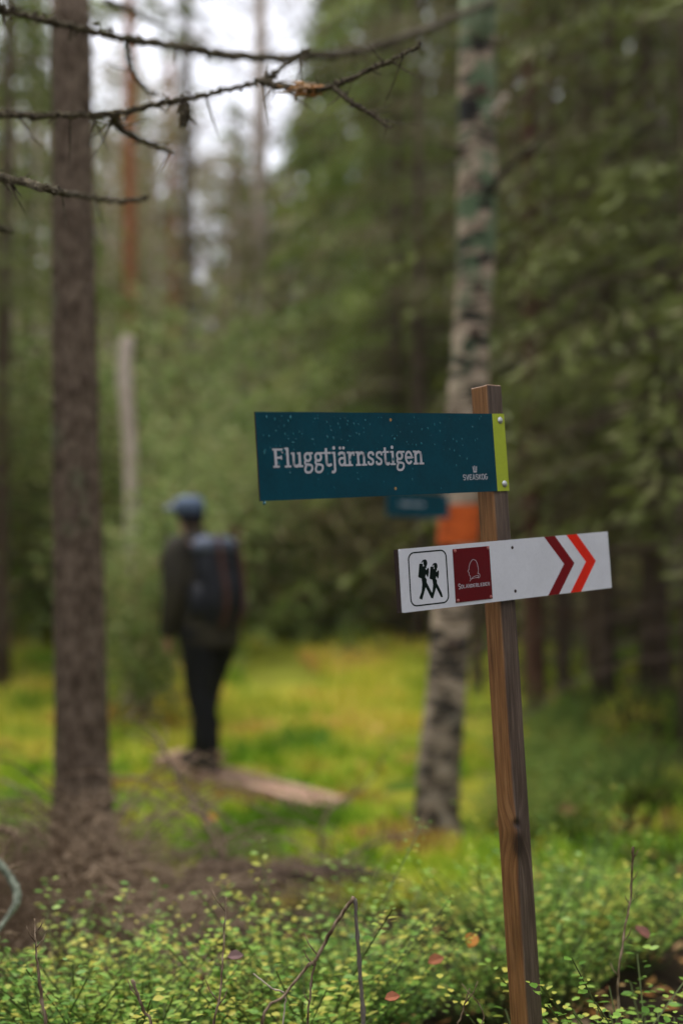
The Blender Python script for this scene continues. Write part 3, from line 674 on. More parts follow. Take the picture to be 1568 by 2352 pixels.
def slab_glyph(ch, w):
    """strokes of a slab-serif letter, mm; x-height 26, capitals 33.5, ascenders 35"""
    X = 26.3; V_ = 5.3; T = 3.6; S = []; cx = w / 2
    if ch == 'F':
        S = [([(6.2, 0), (6.2, 33.5)], V_ + .4), ([(0, 31.7), (w, 31.7)], T), ([(w - 1.6, 33.4), (w - 1.6, 25.5)], 3.2), ([(6, 17.5), (w - 4.5, 17.5)], T), ([(w - 4.6, 21), (w - 4.6, 14)], 2.6), ([(0, 1.8), (14, 1.8)], T)]
    elif ch == 'l': S = [([(cx, 0), (cx, 35)], V_), ([(1, 33.3), (cx, 33.3)], T), ([(0, 1.7), (w, 1.7)], T)]
    elif ch == 'i': S = [([(cx, 0), (cx, X)], V_), ([(.5, X - 1.7), (cx, X - 1.7)], T), ([(0, 1.7), (w, 1.7)], T), ('dot', cx - .3, 33.2, 3.3)]
    elif ch == 'j': S = [([(8.2, X), (8.2, -4), (7.4, -8), (4.6, -10.2), (.3, -9.6)], V_ - .3), ([(2.5, X - 1.7), (8, X - 1.7)], T), ('dot', 8, 33.4, 3.3)]
    elif ch == 'u': S = [([(6, X), (6, 8)] + arc(11.5, 7.5, 5.6, 5.6, 180, 270, 5) + [(14, 2), (19, 5.5)], V_ - .3), ([(19.6, 0), (19.6, X)], V_), ([(.5, X - 1.7), (6, X - 1.7)], T), ([(14.5, X - 1.7), (19.5, X - 1.7)], T), ([(20, 1.7), (w, 1.7)], T)]
    elif ch == 'n': S = [([(6.4, 0), (6.4, X)], V_), ([(7.5, 19.5), (11, 22.8), (14.5, 24)] + arc(14.6, 17.6, 5.8, 6.3, 80, 0, 6) + [(20.4, 0)], V_ - .3), ([(.5, X - 1.7), (6, X - 1.7)], T), ([(.5, 1.7), (12.5, 1.7)], T), ([(14.8, 1.7), (w, 1.7)], T)]
    elif ch == 'r': S = [([(6.2, 0), (6.2, X)], V_), ([(7.5, 17.5), (10, 22), (13.5, 24), (w, 23.8)], V_ - 1), ([(.3, X - 1.7), (6, X - 1.7)], T), ([(.3, 1.7), (12.6, 1.7)], T), ([(w - 1.5, 25.6), (w - 1.5, 18.5)], 3)]
    elif ch == 't': S = [([(6.6, 33), (6.6, 8)] + arc(12, 7.6, 5.3, 5.6, 180, 275, 5) + [(w, 4)], V_ - .2), ([(.3, X - 1.8), (w - .8, X - 1.8)], T)]
    elif ch == 's': S = [([(w - 1.8, 18.5), (w - 1.8, 22.5), (w - 5, 24.3)] + arc(cx, 18.9, 5.2, 5.2, 85, 225, 8) + arc(cx + .2, 7.4, 5.4, 5.2, 45, -95, 8) + [(3.2, 3.2), (1.9, 8)], 4.4)]
    elif ch == 'e': S = [([(3, 13.6), (w - 2.6, 13.6)] + arc(cx, 13.4, cx - 2.5, 10.8, 5, 325, 22), V_ - .9)]
    elif ch == 'a': S = [([(2.6, 19.5), (3.5, 23), (7.5, 24.2)] + arc(10.2, 18.6, 5.4, 5.8, 80, 0, 5) + [(15.6, 0)], V_ - .5), ([(15, 14.6), (8.5, 14.6)] + arc(8, 8.3, 5.3, 6.3, 100, 270, 8) + [(11, 2.3), (15, 6)], V_ - 1), ([(15, 1.7), (w, 1.7)], T), ('dot', 6, 33, 2.9), ('dot', 14.2, 33, 2.9)]
    elif ch == 'g': S = [(arc(9.6, 17.6, 6.6, 6.7, 0, 360, 20)[:-1], 4.5, 1), ([(13, 24.4), (w, 24.4)], 3.4), ([(4.5, 12), (2.8, 8), (5, 4.8), (12, 4.1), (17.8, 2.2), (18.4, -4), (14, -8.8), (8, -9.6), (3.2, -7.8), (2.6, -3), (5.4, 2.6)], 4.2)]
    return S
LET = [('F', 32.2, 55.3), ('l', 57.6, 71.6), ('u', 71.6, 98.2), ('g', 99.9, 121.4), ('g', 123.8, 145.1), ('t', 145.6, 163.9), ('j', 162.7, 175.5), ('a', 179.2, 201.1), ('r', 200.4, 218.7), ('n', 220.5, 247.2),
       ('s', 249.3, 265.2), ('s', 269.1, 286.0), ('t', 286.8, 303.8), ('i', 305.7, 318.3), ('g', 319.7, 342.3), ('e', 342.4, 362.6), ('n', 363.4, 390.7)]
def word(B, mb, dx=0, dy=57, k=1.0):
    z = .35
    for ch, a, b in LET:
        for st in slab_glyph(ch, b - a):
            z += .004
            if st[0] == 'dot': B.disc(mb, dx + (a + st[1]) * k, dy + st[2] * k, st[3] * k, -.4, z)
            else:
                pts = [(dx + (a + x) * k, dy + y * k) for x, y in st[0]]
                if len(pts) > 3 and len(st) < 3: pts = [tuple(q) for q in poly([np.array([*q_, 0]) for q_ in pts], 3)]; pts = [(q[0], q[1]) for q in pts]
                B.ribbon(mb, pts, st[1] * k, z, closed=len(st) > 2)
BB = Board([(585.9, 945.5), (1156.3, 950.4), (1169, 1127), (598.2, 1151.2)], 0, 620, 155, 3)
def board_mesh(B, x0, x1, z0, z1, rad=1.5):
    mb = MB(); B.slab(mb, x0, x1, 0, B.h, z0, z1); return mb
nb_ = board_mesh(BB, 0, 586, -3, 0).build('name_board', MT['teal'], SPO, world=True)
mb = MB(); BB.slab(mb, 586, 620, 0, 155, -3, .02); mb.build('edge_band', MT['lime'], nb_, world=True)
mb = MB(); BB.slab(mb, -.5, 0, 0, 155, -2.8, -.1); mb.build('board_edge', MT['core'], nb_, world=True)
mb = MB(); word(BB, mb); mb.build('lettering', MT['lettering'], nb_, world=True)
mb = MB()                                     # crown mark and SVEASKOG
for i, (xa, ya, xb, yb) in enumerate([(521, 50.5, 523, 39.8), (526.0, 52, 526.2, 39.8), (531.4, 50.5, 530, 39.8), (521.8, 39.6, 530.8, 39.6)]): BB.ribbon(mb, [(xa, ya), (xb, yb)], 1.9, .35 + .01 * i)
def caps(ch, w, h, t):
    c = w / 2; G = {
     'S': [[(w * .95, h * .78)] + arc(c, h * .74, c * .9, h * .25, 30, 240, 7) + arc(c, h * .26, c * .9, h * .25, 60, -150, 7)],
     'V': [[(0, h), (c, 0), (w, h)]], 'E': [[(w, h - t / 2), (t / 2, h - t / 2), (t / 2, t / 2), (w, t / 2)], [(t / 2, h / 2), (w * .85, h / 2)]],
     'A': [[(0, 0), (c, h), (w, 0)], [(w * .2, h * .3), (w * .8, h * .3)]], 'K': [[(t / 2, 0), (t / 2, h)], [(w, h), (t, h * .45), (w, 0)]],
     'O': [arc(c, h / 2, c, h / 2, 0, 360, 16)[:-1]], 'G': [arc(c, h / 2, c, h / 2, 50, 350, 14) + [(w, h * .45), (c, h * .45)]],
     'L': [[(t / 2, h), (t / 2, t / 2), (w, t / 2)]], 'N': [[(t / 2, 0), (t / 2, h), (w - t / 2, 0), (w - t / 2, h)]],
     'D': [[(t / 2, t / 2)] + arc(w * .35, h / 2, w * .62, h / 2 - t / 2, -90, 90, 8) + [(t / 2, h - t / 2)]],
     'R': [[(t / 2, 0), (t / 2, h - t / 2)] + arc(w * .5, h * .74, w * .4, h * .24, 90, -90, 6) + [(t, h * .5)], [(w * .45, h * .5), (w, 0)]]}
    return G[ch]
def captext(B, mb, txt, x, y, adv, w, h, t, z=.4, rise=0):
    for i, ch in enumerate(txt):
        for st in caps(ch, w, h, t):
            z += .003; cl_ = ch == 'O' or (ch == 'D'); B.ribbon(mb, [(x + a, y + b + rise * i) for a, b in st], t, z, closed=cl_)
        x += adv
captext(BB, mb, 'SVEASKOG', 492.6, 24.4, 8.65, 6.6, 10.4, 1.5)
mb.build('maker_mark', MT['lettering'], nb_, world=True)
for x, y in ((607.4, 141.5), (607, 13.9)):
    mb = MB(); BB.disc(mb, x, y, 6.8, -.5, 1.2, 2.6, 18); s_ = mb.build('screw', MT['steel'], nb_, world=True, smooth=False)
for x, y in ((313, 141.7), (314, 13)):
    mb = MB(); BB.disc(mb, x, y, 3.0, -1, .12); mb.build('drilled_hole', MT['litterleaf'], nb_, world=True)
rd = MB(); r_ = random.Random(8); k_ = 0
while k_ < 150:
    x = r_.uniform(6, 560); y = r_.uniform(6, 150)
    if not (y > 60 + 40 * r_.random() or r_.random() < .14): continue
    if r_.random() < (x / 900): continue
    k_ += 1; r = r_.uniform(.7, 1.9) * (1.25 if r_.random() < .2 else 1); el = r_.uniform(1, 1.9) if r > 1 else 1; rings = []
    for zz, kk in ((-.05, 1), (.35 * r, .92), (.62 * r, .6), (.72 * r, .15)):
        rings.append([BB.pt(x + math.cos(a) * r * kk, y + math.sin(a) * r * kk * el, zz) for a in [2 * PI * i / 8 for i in range(8)]])
    rd.loft(rings)
tag(rd.build('raindrops', MT['water'], nb_, world=True, smooth=True), kind='stuff')
mb = MB(); c = BB.pt(9, -1.5, -1.5); mb.loft([[c + np.array([math.cos(a) * r, math.sin(a) * r, z]) for a in [2 * PI * i / 10 for i in range(10)]] for z, r in ((.002, .001), (.0005, .0024), (-.002, .003), (-.0045, .002), (-.0055, .0006))])
mb.build('hanging_drop', MT['water'], nb_, world=True, smooth=True)
# white arrow board
WB = Board([(916, 1261.5), (1394.3, 1220.5), (1404.2, 1350.2), (924.5, 1408)], .012, 545, 115, 15)
mb = MB(); WB.slab(mb, .2, 545, 0, 115, -3, 0, 2.5); ab = mb.build('arrow_board', MT['white'], SPO, world=True)
mb = MB(); WB.slab(mb, .0, 544.6, .3, 114.7, -15, -3.01); mb.build('board_core', MT['core'], ab, world=True)
mb = MB(); WB.ribbon(mb, rrect(20, 108.5, 10, 106.5, 13, 8), 2.6, .3, closed=True); 
mb.build('emblem_frame', MT['black'], ab, world=True)
def hiker(mb, dx, dy, k, zz):
    def T(p): return [(dx + x * k, dy + y * k) for x, y in p]
    c = lambda x, y: ((x - 295) * .0873 * 1.0, 0)
    def pr(p, z): WB.prism(mb, T(p), -.4, zz + z)
    pr(arc(58.3, 85.6, 4.6, 6.6, 0, 360, 16)[:-1], 0)                             # head
    pr([(54.5, 89), (49.5, 86.2), (48.9, 87.4), (53, 91.6), (58, 92.2)], .01)           # cap peak
    pr([(55.5, 82), (60.5, 80.5), (60, 76), (55.5, 76.5)], .015)                                # neck
    pr([(44.2, 84.3), (45.4, 85.4), (51.4, 85), (52.2, 84), (52.4, 79), (49.8, 58.8), (46.5, 58.4), (40.6, 60.8), (40.2, 62.6)], .02)   # pack
    pr([(51, 79), (54.6, 80.4), (57.4, 77), (59.8, 71), (58.8, 66), (56, 60), (59, 55.5), (58.5, 50), (57, 44), (48.8, 44), (48, 52), (47.6, 58), (48, 66)], .03)  # trunk
    pr([(56, 72), (60, 73), (63.8, 76.6), (65.6, 74.2), (65.2, 68), (63, 60.2), (61.2, 59.6), (58, 66)], .04)    # arm
    pr([(48.2, 47), (56.6, 44.5), (55.4, 41), (51, 31), (45.8, 19.5), (39.6, 22.6), (46, 35)], .05)            # back leg
    pr([(50, 48), (58.2, 51), (62, 44), (69.6, 30), (72, 20.4), (68, 20.2), (66, 23), (60, 34), (54.4, 44)], .06)   # front leg
mb = MB(); hiker(mb, 0, .2, 1, .3); mb.build('hiker_emblem', MT['black'], ab, world=True)
mb = MB(); hiker(mb, 30.4, 2.3, .89, .42); mb.build('hiker_emblem', MT['black'], ab, world=True)
mb = MB(); WB.slab(mb, 124.8, 215.3, 7, 106.6, -.3, 1.3); mb.build('plaque', MT['plaque'], ab, world=True)
class Off(Board):
    def __init__(s, b, z): s.q = b.q; s.w = b.w; s.h = b.h; s.z = z
    def pt(s, x, y, z=0): return Board.pt(s, x, y, z + s.z)
PB = Off(WB, 1.3); mb = MB()
sil = [(162.5, 47.5), (163.2, 53), (160.4, 56), (160.4, 60.5), (157.8, 62.6), (160.6, 66.5), (161.4, 71), (164.6, 77.5), (168.6, 82), (173, 83.8), (177.6, 82.4), (181, 78.4), (183, 72), (184, 65), (183.4, 60), (181.8, 56.5)]
PB.ribbon(mb, [(q[0], q[1]) for q in poly([np.array([*p_, 0]) for p_ in sil], 3)], .9, .3)
for q in ([(161, 44), (164, 47), (169, 50.6), (175, 52.6), (181.6, 53.2)], [(164, 47.4), (170, 49), (177, 49.4), (183, 50.5), (182, 54)], [(182, 57.5), (185.6, 56), (186.6, 52), (184, 48.8), (180, 49)]): PB.ribbon(mb, [(a[0], a[1]) for a in poly([np.array([*p_, 0]) for p_ in q], 3)], .75, .33)
mb.build('portrait_outline', MT['lettering'], ab, world=True)
mb = MB()
captext(PB, mb, 'S', 132.6, 31.6, 5, 4.6, 9.6, 1.15); captext(PB, mb, 'OLANDERLEDEN', 138.6, 32.2, 6.05, 4.5, 6.6, 1.0, .5)
mb.build('plaque_lettering', MT['lettering'], ab, world=True)
for x, y in ((129.5, 103), (211.3, 103), (129.5, 10.8), (211.0, 10.8)):
    mb = MB(); PB.disc(mb, x, y, 3.1, -.3, .8, 1.4, 12); mb.build('rivet', MT['copper'], ab, world=True)
for (xa, m_) in ((362.5, 'maroon'), (424.6, 'redprint')):
    mb = MB(); WB.prism(mb, [(xa, .05), (xa + 29.8, .05), (xa + 79, 57.8), (xa + 29.8, 114.95), (xa, 114.95), (xa + 50, 58.2)], -.3, .25); mb.build('chevron', MT[m_], ab, world=True)
for x, y in ((275.8, 99.5), (276, 15.9)):
    mb = MB(); WB.disc(mb, x, y, 3.3, -1, .15); WB.disc(mb, x + .4, y - .4, 1.6, .1, .5, .6); mb.build('sunk_screw', MT['core'], ab, world=True)
# the post itself, fine grid with grain coordinates warped round the knot
pf = P0 - NS * .003; mt_, mb_ = hit(1117.5, 884, pf, NS), hit(1210.5, 2352, pf, NS); rt_, rb_ = hit(1152, 887, pf, NS), hit(1247.5, 2352, pf, NS)
k_ = (gz(mb_[0], mb_[1]) - .1 - mb_[2]) / (mt_[2] - mb_[2]); me_, re_ = mb_ + (mt_ - mb_) * k_, rb_ + (rt_ - rb_) * k_
SD = .047; KN = hit(1187, 1905, pf, NS); rows = 330; cols = 16
V = []; UV = []; KA = []
plen = np.linalg.norm(mt_ - me_); tk = np.dot(KN - mt_, unit(me_ - mt_)) / plen
for i in range(rows + 1):
    t = i / rows; m_ = mt_ + (me_ - mt_) * t; r_ = rt_ + (re_ - rt_) * t; wv_ = np.linalg.norm(r_ - m_)
    c4 = [m_ - NS * SD, m_, r_, r_ - NS * SD]     # left-back, middle, right, right-back
    KW = 1; ss = [0, SD, SD + wv_, 2 * SD + wv_, 2 * SD + 2 * wv_]
    for sidx in range(4):
        a, b = c4[sidx], c4[(sidx + 1) % 4]
        for j in range(cols):
            f = j / cols; p = a + (b - a) * f; s = ss[sidx] + (ss[sidx + 1] - ss[sidx]) * f; h = t * plen
            # rounded arris
            dd = min(f, 1 - f) * SD; cen = (c4[0] + c4[2]) / 2; 
            if dd < .003: p = p + unit(cen - p) * (.0022 * (1 - dd / .003) ** 2)
            ds, dh = s - (SD + .004), h - tk * plen; rr2 = (ds / .020) ** 2 + (dh / .045) ** 2
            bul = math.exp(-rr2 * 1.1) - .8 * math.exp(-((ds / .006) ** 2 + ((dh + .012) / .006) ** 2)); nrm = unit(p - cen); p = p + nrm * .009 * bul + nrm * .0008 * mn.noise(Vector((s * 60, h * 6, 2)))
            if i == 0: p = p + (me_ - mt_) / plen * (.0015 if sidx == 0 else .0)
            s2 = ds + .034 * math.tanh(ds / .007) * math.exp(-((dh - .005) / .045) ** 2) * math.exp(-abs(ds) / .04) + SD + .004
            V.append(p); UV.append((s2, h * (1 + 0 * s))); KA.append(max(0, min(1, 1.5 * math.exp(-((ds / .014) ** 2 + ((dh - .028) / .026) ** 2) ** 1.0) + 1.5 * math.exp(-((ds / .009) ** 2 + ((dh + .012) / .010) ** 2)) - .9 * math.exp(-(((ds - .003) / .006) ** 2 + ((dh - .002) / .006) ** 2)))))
nc = cols * 4; F = []
for i in range(rows):
    for j in range(nc): F.append((i * nc + j, (i + 1) * nc + j, (i + 1) * nc + (j + 1) % nc, i * nc + (j + 1) % nc))
V = np.array(V)
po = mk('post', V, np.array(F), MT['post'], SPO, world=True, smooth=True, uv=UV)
at = po.data.attributes.new('knot', 'FLOAT', 'POINT'); at.data.foreach_set('value', KA)
# sawn top: separate cap face sunk into the same post mesh would share UVs, so it is its own end-grain piece
tp = [V[j] for j in range(nc)]; up = unit(mt_ - me_); cen = sum(tp) / nc
mk('end_grain', [p - up * .0005 for p in tp] + [p + (cen - p) * .06 + up * .0012 for p in tp], [tuple(range(nc, 2 * nc))[::-1]] + [(i, i + nc, (i + 1) % nc + nc, (i + 1) % nc) for i in range(nc)], MT['plank'], SPO, world=True)

# ------------------------------------------------------------ second teal board on the birch
class Plain(Board):
    def __init__(s, o, ax, up, w_, h_): s.o = o; s.ax = ax; s.up = up; s.w = w_; s.h = h_; s.n = np.cross(ax, up)
    def pt(s, x, y, z=0): return s.o + s.ax * x * .001 + s.up * y * .001 + s.n * z * .001
oo = P(887, 1186, 7.18); ax = unit(P(1030, 1192, 7.36) - oo); upx = unit(np.array([-.04, 0, 1]) - ax * np.dot(ax, [-.04, 0, 1]))
DS = root('trail_sign', P(1000, 1192, 7.36), 'blurred teal board with pale lettering fixed to the birch beside the orange band', 'sign')
SB = Plain(oo, ax, upx, np.linalg.norm(P(1030, 1192, 7.36) - oo) * 1000, 128)
mb = MB(); SB.slab(mb, 0, SB.w, 0, 128, -4, 0, 3); sb_ = mb.build('board', MT['teal'], DS, world=True)
mb = MB(); word(SB, mb, 62, 62, .42); mb.build('lettering', MT['white'], sb_, world=True)
mb = MB(); SB.disc(mb, SB.w - 14, 20, 5, -.5, 2); mb.build('screw', MT['steel'], sb_, world=True)
mb = MB(); SB.disc(mb, SB.w - 14, 108, 5, -.5, 2); mb.build('screw', MT['steel'], sb_, world=True)

# ------------------------------------------------------------ boardwalk
BW = root('boardwalk', (-.6, 9.0, gz(-.6, 9)), 'low boardwalk of two worn planks crossing the moss under the hiker', 'boardwalk')
bd = unit(np.array([-.545, .84, 0])); bs = np.array([bd[1], -bd[0], 0]); bz = .095
e0 = P(789, 1835, 7.95); e0[2] = bz
for k, (a, b) in enumerate(((.10, .22), (.235, .35))):
    mb = MB(); rr_ = random.Random(k + 4)
    for s0, s1 in ((.12, 1.85),):
        n_ = 14; rings = []
        for i in range(n_ + 1):
            q = e0 + bd * (s0 + (s1 - s0) * i / n_) - bs * .0; q[2] = bz + .003 * rr_.random() + .008 * k
            A = q + bs * (a - .22); B_2 = q + bs * (b - .22); rings.append([A, B_2, B_2 - [0, 0, .05], A - [0, 0, .05]])
        mb.loft(rings)
    o = mb.build('plank', MT['plank'], BW, world=True)
for s in (.2, 1.45):
    mb = MB(); q = e0 + bd * s; q[2] = bz - .1; mb.tube([q - bs * .35, q, q + bs * .33], [.055, .05, .052], 9); mb.build('sleeper', MT['bark_dark'], BW, world=True)
# next pair of planks beyond the hiker, running off to the left
BW2 = root('boardwalk', (-1.3, 10.2, gz(-1.3, 10.2)), 'far end of the boardwalk just left of the hiker boots', 'boardwalk')
e1 = P(455, 1745, 9.75); e1[2] = .12; bd2 = unit(np.array([-.93, .36, 0])); bs2 = np.array([bd2[1], -bd2[0], 0])
for a in (-.2, .02):
    mb = MB(); mb.loft([[e1 + bd2 * s + bs2 * a, e1 + bd2 * s + bs2 * (a + .2), e1 + bd2 * s + bs2 * (a + .2) - [0, 0, .05], e1 + bd2 * s + bs2 * a - [0, 0, .05]] for s in (-.1, .1, .25)])
    mb.build('plank', MT['plank'], BW2, world=True)
mb = MB(); q = e1 + bd2 * .1 - [0, 0, .1]; mb.tube([q - bs2 * .28, q + bs2 * .28], [.05, .05], 9); mb.build('sleeper', MT['bark_dark'], BW2, world=True)

# ------------------------------------------------------------ the hiker
fp = P(480, 1755, 9.28); HX, HYY = fp[0], fp[1]; HZ = bz + .012; HD = R(48)
PER = root('person', (HX, HYY, HZ), 'person seen from behind in blue cap, dark jacket and black trousers walking on the boardwalk', 'person', rz=HD)
def skinned(J, E, rootn, name, mat, parent, sub=2):
    me = bpy.data.meshes.new(name); nm = list(J); me.from_pydata([J[k][:3] for k in nm], [(nm.index(a), nm.index(b)) for a, b in E], []); 
    o = bpy.data.objects.new(name, me); COL.objects.link(o)
    sk = o.modifiers.new('s', 'SKIN'); sk.use_smooth_shade = True
    for i, k in enumerate(nm):
        r = J[k][3]; d = me.skin_vertices[0].data[i]; d.radius = r if isinstance(r, tuple) else (r, r); d.use_root = (k == rootn)
    ss = o.modifiers.new('b', 'SUBSURF'); ss.levels = sub; ss.render_levels = sub
    dg = bpy.context.evaluated_depsgraph_get(); dg.update(); m2 = bpy.data.meshes.new_from_object(o.evaluated_get(dg)); m2.name = name
    bpy.data.objects.remove(o); m2.materials.clear(); m2.materials.append(mat)
    q = bpy.data.objects.new(name, m2); COL.objects.link(q); q.parent = parent
    m2.polygons.foreach_set('use_smooth', [True] * len(m2.polygons)); return q
MT['skin'] = flat('skin', (.42, .24, .17), .55, .08); MT['trouser'] = flat('black_trousers', (.005, .005, .006), .85, .25, 12)
MT['jacket'] = flat('dark_olive_jacket', (.034, .028, .018), .8, .45, 6); MT['cap'] = flat('blue_grey_cap', (.13, .17, .25), .8, .2)
MT['peak'] = flat('pale_blue_peak', (.27, .31, .42), .8, .2); MT['capdark'] = flat('navy_cap_back', (.03, .045, .07), .85, .2); MT['boot'] = flat('boots', (.02, .016, .012), .6, .3); MT['hair'] = flat('dark_hair', (.03, .02, .014), .7)
MT['pack'] = flat('dark_pack_cloth', (.016, .017, .022), .75, .3, 12); MT['packtop'] = flat('grey_blue_lid', (.10, .115, .16), .75, .6, 9); MT['rust'] = flat('rust_straps', (.11, .045, .03), .8, .25)
J = dict(pel=(0, 0, .93, .125), sp=(0, .03, 1.12, .115), ch=(0, .09, 1.33, .12), nk=(0, .145, 1.475, .05), hb=(0, .19, 1.545, .06), hm=(0, .205, 1.62, .078), ht=(0, .195, 1.685, .062), jaw=(0, .265, 1.555, .034), nose=(0, .305, 1.615, .012))
E = [('pel', 'sp'), ('sp', 'ch'), ('ch', 'nk'), ('nk', 'hb'), ('hb', 'hm'), ('hm', 'ht'), ('hb', 'jaw'), ('hm', 'nose')]
for s, q in ((-1, 'l'), (1, 'r')):
    fw = -.07 if s < 0 else .15
    J.update({'er' + q: (s * .086, .195, 1.615, .016), 'sh' + q: (s * .18, .09, 1.42, .06), 'el' + q: (s * .245, .05, 1.14, .043), 'wr' + q: (s * .245, .105, .91, .026), 'pm' + q: (s * .242, .125, .84, .030),
              'hp' + q: (s * .09, 0, .88, .10), 'kn' + q: (s * .085, fw * .55 + .03, .49, .062), 'an' + q: (s * .065, fw, .10, .042), 'to' + q: (s * .075, fw + .17, .035, .032)})
    E += [('hm', 'er' + q), ('ch', 'sh' + q), ('sh' + q, 'el' + q), ('el' + q, 'wr' + q), ('wr' + q, 'pm' + q), ('pel', 'hp' + q), ('hp' + q, 'kn' + q), ('kn' + q, 'an' + q), ('an' + q, 'to' + q)]
    for i, (dx, ln_) in enumerate(((-.024, .062), (-.008, .072), (.008, .068), (.022, .052))):
        a, b, c = 'f%d%s' % (i, q), 'g%d%s' % (i, q), 'h%d%s' % (i, q)
        J.update({a: (s * .242, .13 + dx, .80, .0095), b: (s * .238, .133 + dx, .80 - ln_ * .5, .0085), c: (s * .226, .137 + dx, .80 - ln_, .007)}); E += [('pm' + q, a), (a, b), (b, c)]
    J.update({'t1' + q: (s * .232, .165, .825, .011), 't2' + q: (s * .224, .175, .79, .009)}); E += [('pm' + q, 't1' + q), ('t1' + q, 't2' + q)]
skinned(J, E, 'pel', 'body', MT['skin'], PER, 2)
def ering(cx, cy, z, rx, ry, n=20, p=2.0, tx=0, ty=0):
    o = []
    for i in range(n):
        a = 2 * PI * i / n; c, s = math.cos(a), math.sin(a)
        x = math.copysign(abs(c) ** (2 / p), c) * rx; y = math.copysign(abs(s) ** (2 / p), s) * ry
        o.append((cx + x, cy + y, z + tx * x + ty * y))
    return o
def jig(mb, amp, seed=0):
    mb.V = [tuple(np.array(v) + np.array(mn.noise_vector(Vector(v) * 11 + Vector((seed, 0, 0)))) * amp) for v in mb.V]; return mb
mb = MB(); mb.loft([ering(0, -.01, .775, .195, .155), ering(0, 0, .80, .22, .17), ering(0, 0, .95, .215, .165), ering(0, .03, 1.12, .205, .155), ering(0, .07, 1.28, .215, .155), ering(0, .09, 1.38, .205, .13), ering(0, .11, 1.43, .175, .105), ering(0, .125, 1.47, .10, .085), ering(0, .135, 1.50, .068, .068), ering(0, .15, 1.535, .07, .07)])
for s in (-1, 1):
    A = [np.array(p) for p in ((s * .14, .095, 1.425), (s * .19, .09, 1.40), (s * .225, .07, 1.29), (s * .25, .052, 1.15), (s * .248, .07, 1.05), (s * .245, .105, .93), (s * .242, .125, .845))]
    mb.tube(poly(A, 3), [interp(range(7), [.07, .092, .092, .082, .075, .062, .055], i / 3) for i in range(19)], 14)
jig(mb, .012).build('jacket', MT['jacket'], PER, smooth=True)
mb = MB()
for s in (-1, 1):
    fw = -.07 if s < 0 else .15
    A = [np.array(p) for p in ((s * .07, 0, .96), (s * .095, 0, .86), (s * .092, fw * .3 + .01, .68), (s * .085, fw * .55 + .03, .49), (s * .072, fw * .85, .28), (s * .066, fw, .11))]
    mb.tube(poly(A, 3), [interp(range(6), [.12, .13, .112, .092, .080, .07], i / 3) for i in range(16)], 14)
jig(mb, .010, 4).build('trousers', MT['trouser'], PER, smooth=True)
for s in (-1, 1):
    fw = -.07 if s < 0 else .15; x = s * .067
    mb = MB(); mb.loft([ering(x, fw + .055, 0, .046, .145, 16, 2.6), ering(x, fw + .055, .025, .05, .15, 16, 2.6), ering(x, fw + .045, .06, .047, .13, 16, 2.4), ering(x, fw + .01, .10, .047, .075, 16), ering(x, fw, .16, .05, .055, 16), ering(x, fw, .18, .048, .052, 16)])
    mb.build('boot', MT['boot'], PER, smooth=True)
mb = MB(); mb.loft([ering(0, .20, 1.655, .094, .108), ering(0, .198, 1.685, .096, .110), ering(0, .195, 1.715, .088, .098), ering(0, .190, 1.742, .058, .064), ering(0, .19, 1.748, .02, .022)])
cp_ = jig(mb, .006).build('cap', MT['cap'], PER, smooth=True)
mb = MB(); mb.loft([ering(0, .185, 1.605, .090, .097), ering(0, .187, 1.63, .095, .104), ering(0, .195, 1.665, .0975, .111)]); mb.build('cap_band', MT['capdark'], cp_, smooth=True)
mb = MB(); mb.loft([ering(-.03, .295, 1.648, .072, .065), ering(-.03, .297, 1.668, .075, .068), ering(-.03, .28, 1.69, .06, .05)]); mb.build('peak', MT['peak'], cp_, smooth=True)
mb = MB(); mb.loft([ering(0, .165, 1.545, .064, .055), ering(0, .175, 1.59, .082, .078), ering(0, .18, 1.63, .088, .09)]); mb.build('hair', MT['hair'], PER, smooth=True)
# backpack
PK = root('backpack', (HX, HYY, HZ + .85), 'dark backpack with grey-blue lid and rust-coloured straps on the back of the hiker', 'backpack', rz=HD)
def b(*a, **k): return ering(*a, **k)
oz = -.85
mb = MB(); mb.loft([b(0, -0.093, .92 + oz, .12, .07, p=2.5), b(0, -0.106, .95 + oz, .165, 0.093, p=2.5), b(0, -0.103, 1.1 + oz, .185, 0.111, p=2.5), b(0, -0.081, 1.3 + oz, .18, 0.111, p=2.5), b(0, -0.062, 1.44 + oz, .165, 0.098, p=2.5), b(0, -0.056, 1.47 + oz, .12, .08, p=2.5)])
jig(mb, .012, 2).build('main_bag', MT['pack'], PK, smooth=True)
mb = MB(); mb.loft([b(0, -0.066, 1.41 + oz, .175, 0.115, p=2.5), b(0, -0.062, 1.45 + oz, .182, 0.119, p=2.5), b(0, -0.056, 1.485 + oz, .165, 0.102, p=2.6), b(0, -0.050, 1.505 + oz, .10, .07)]); jig(mb, .014, 5).build('lid', MT['packtop'], PK, smooth=True)
mb = MB(); mb.loft([b(0, -0.174, 1.0 + oz, .11, .03, p=2.5), b(0, -0.190, 1.04 + oz, .13, .05, p=2.5), b(0, -0.177, 1.22 + oz, .125, .05, p=2.5), b(0, -0.162, 1.28 + oz, .10, .03, p=2.5)]); mb.build('front_pocket', MT['pack'], PK, smooth=True)
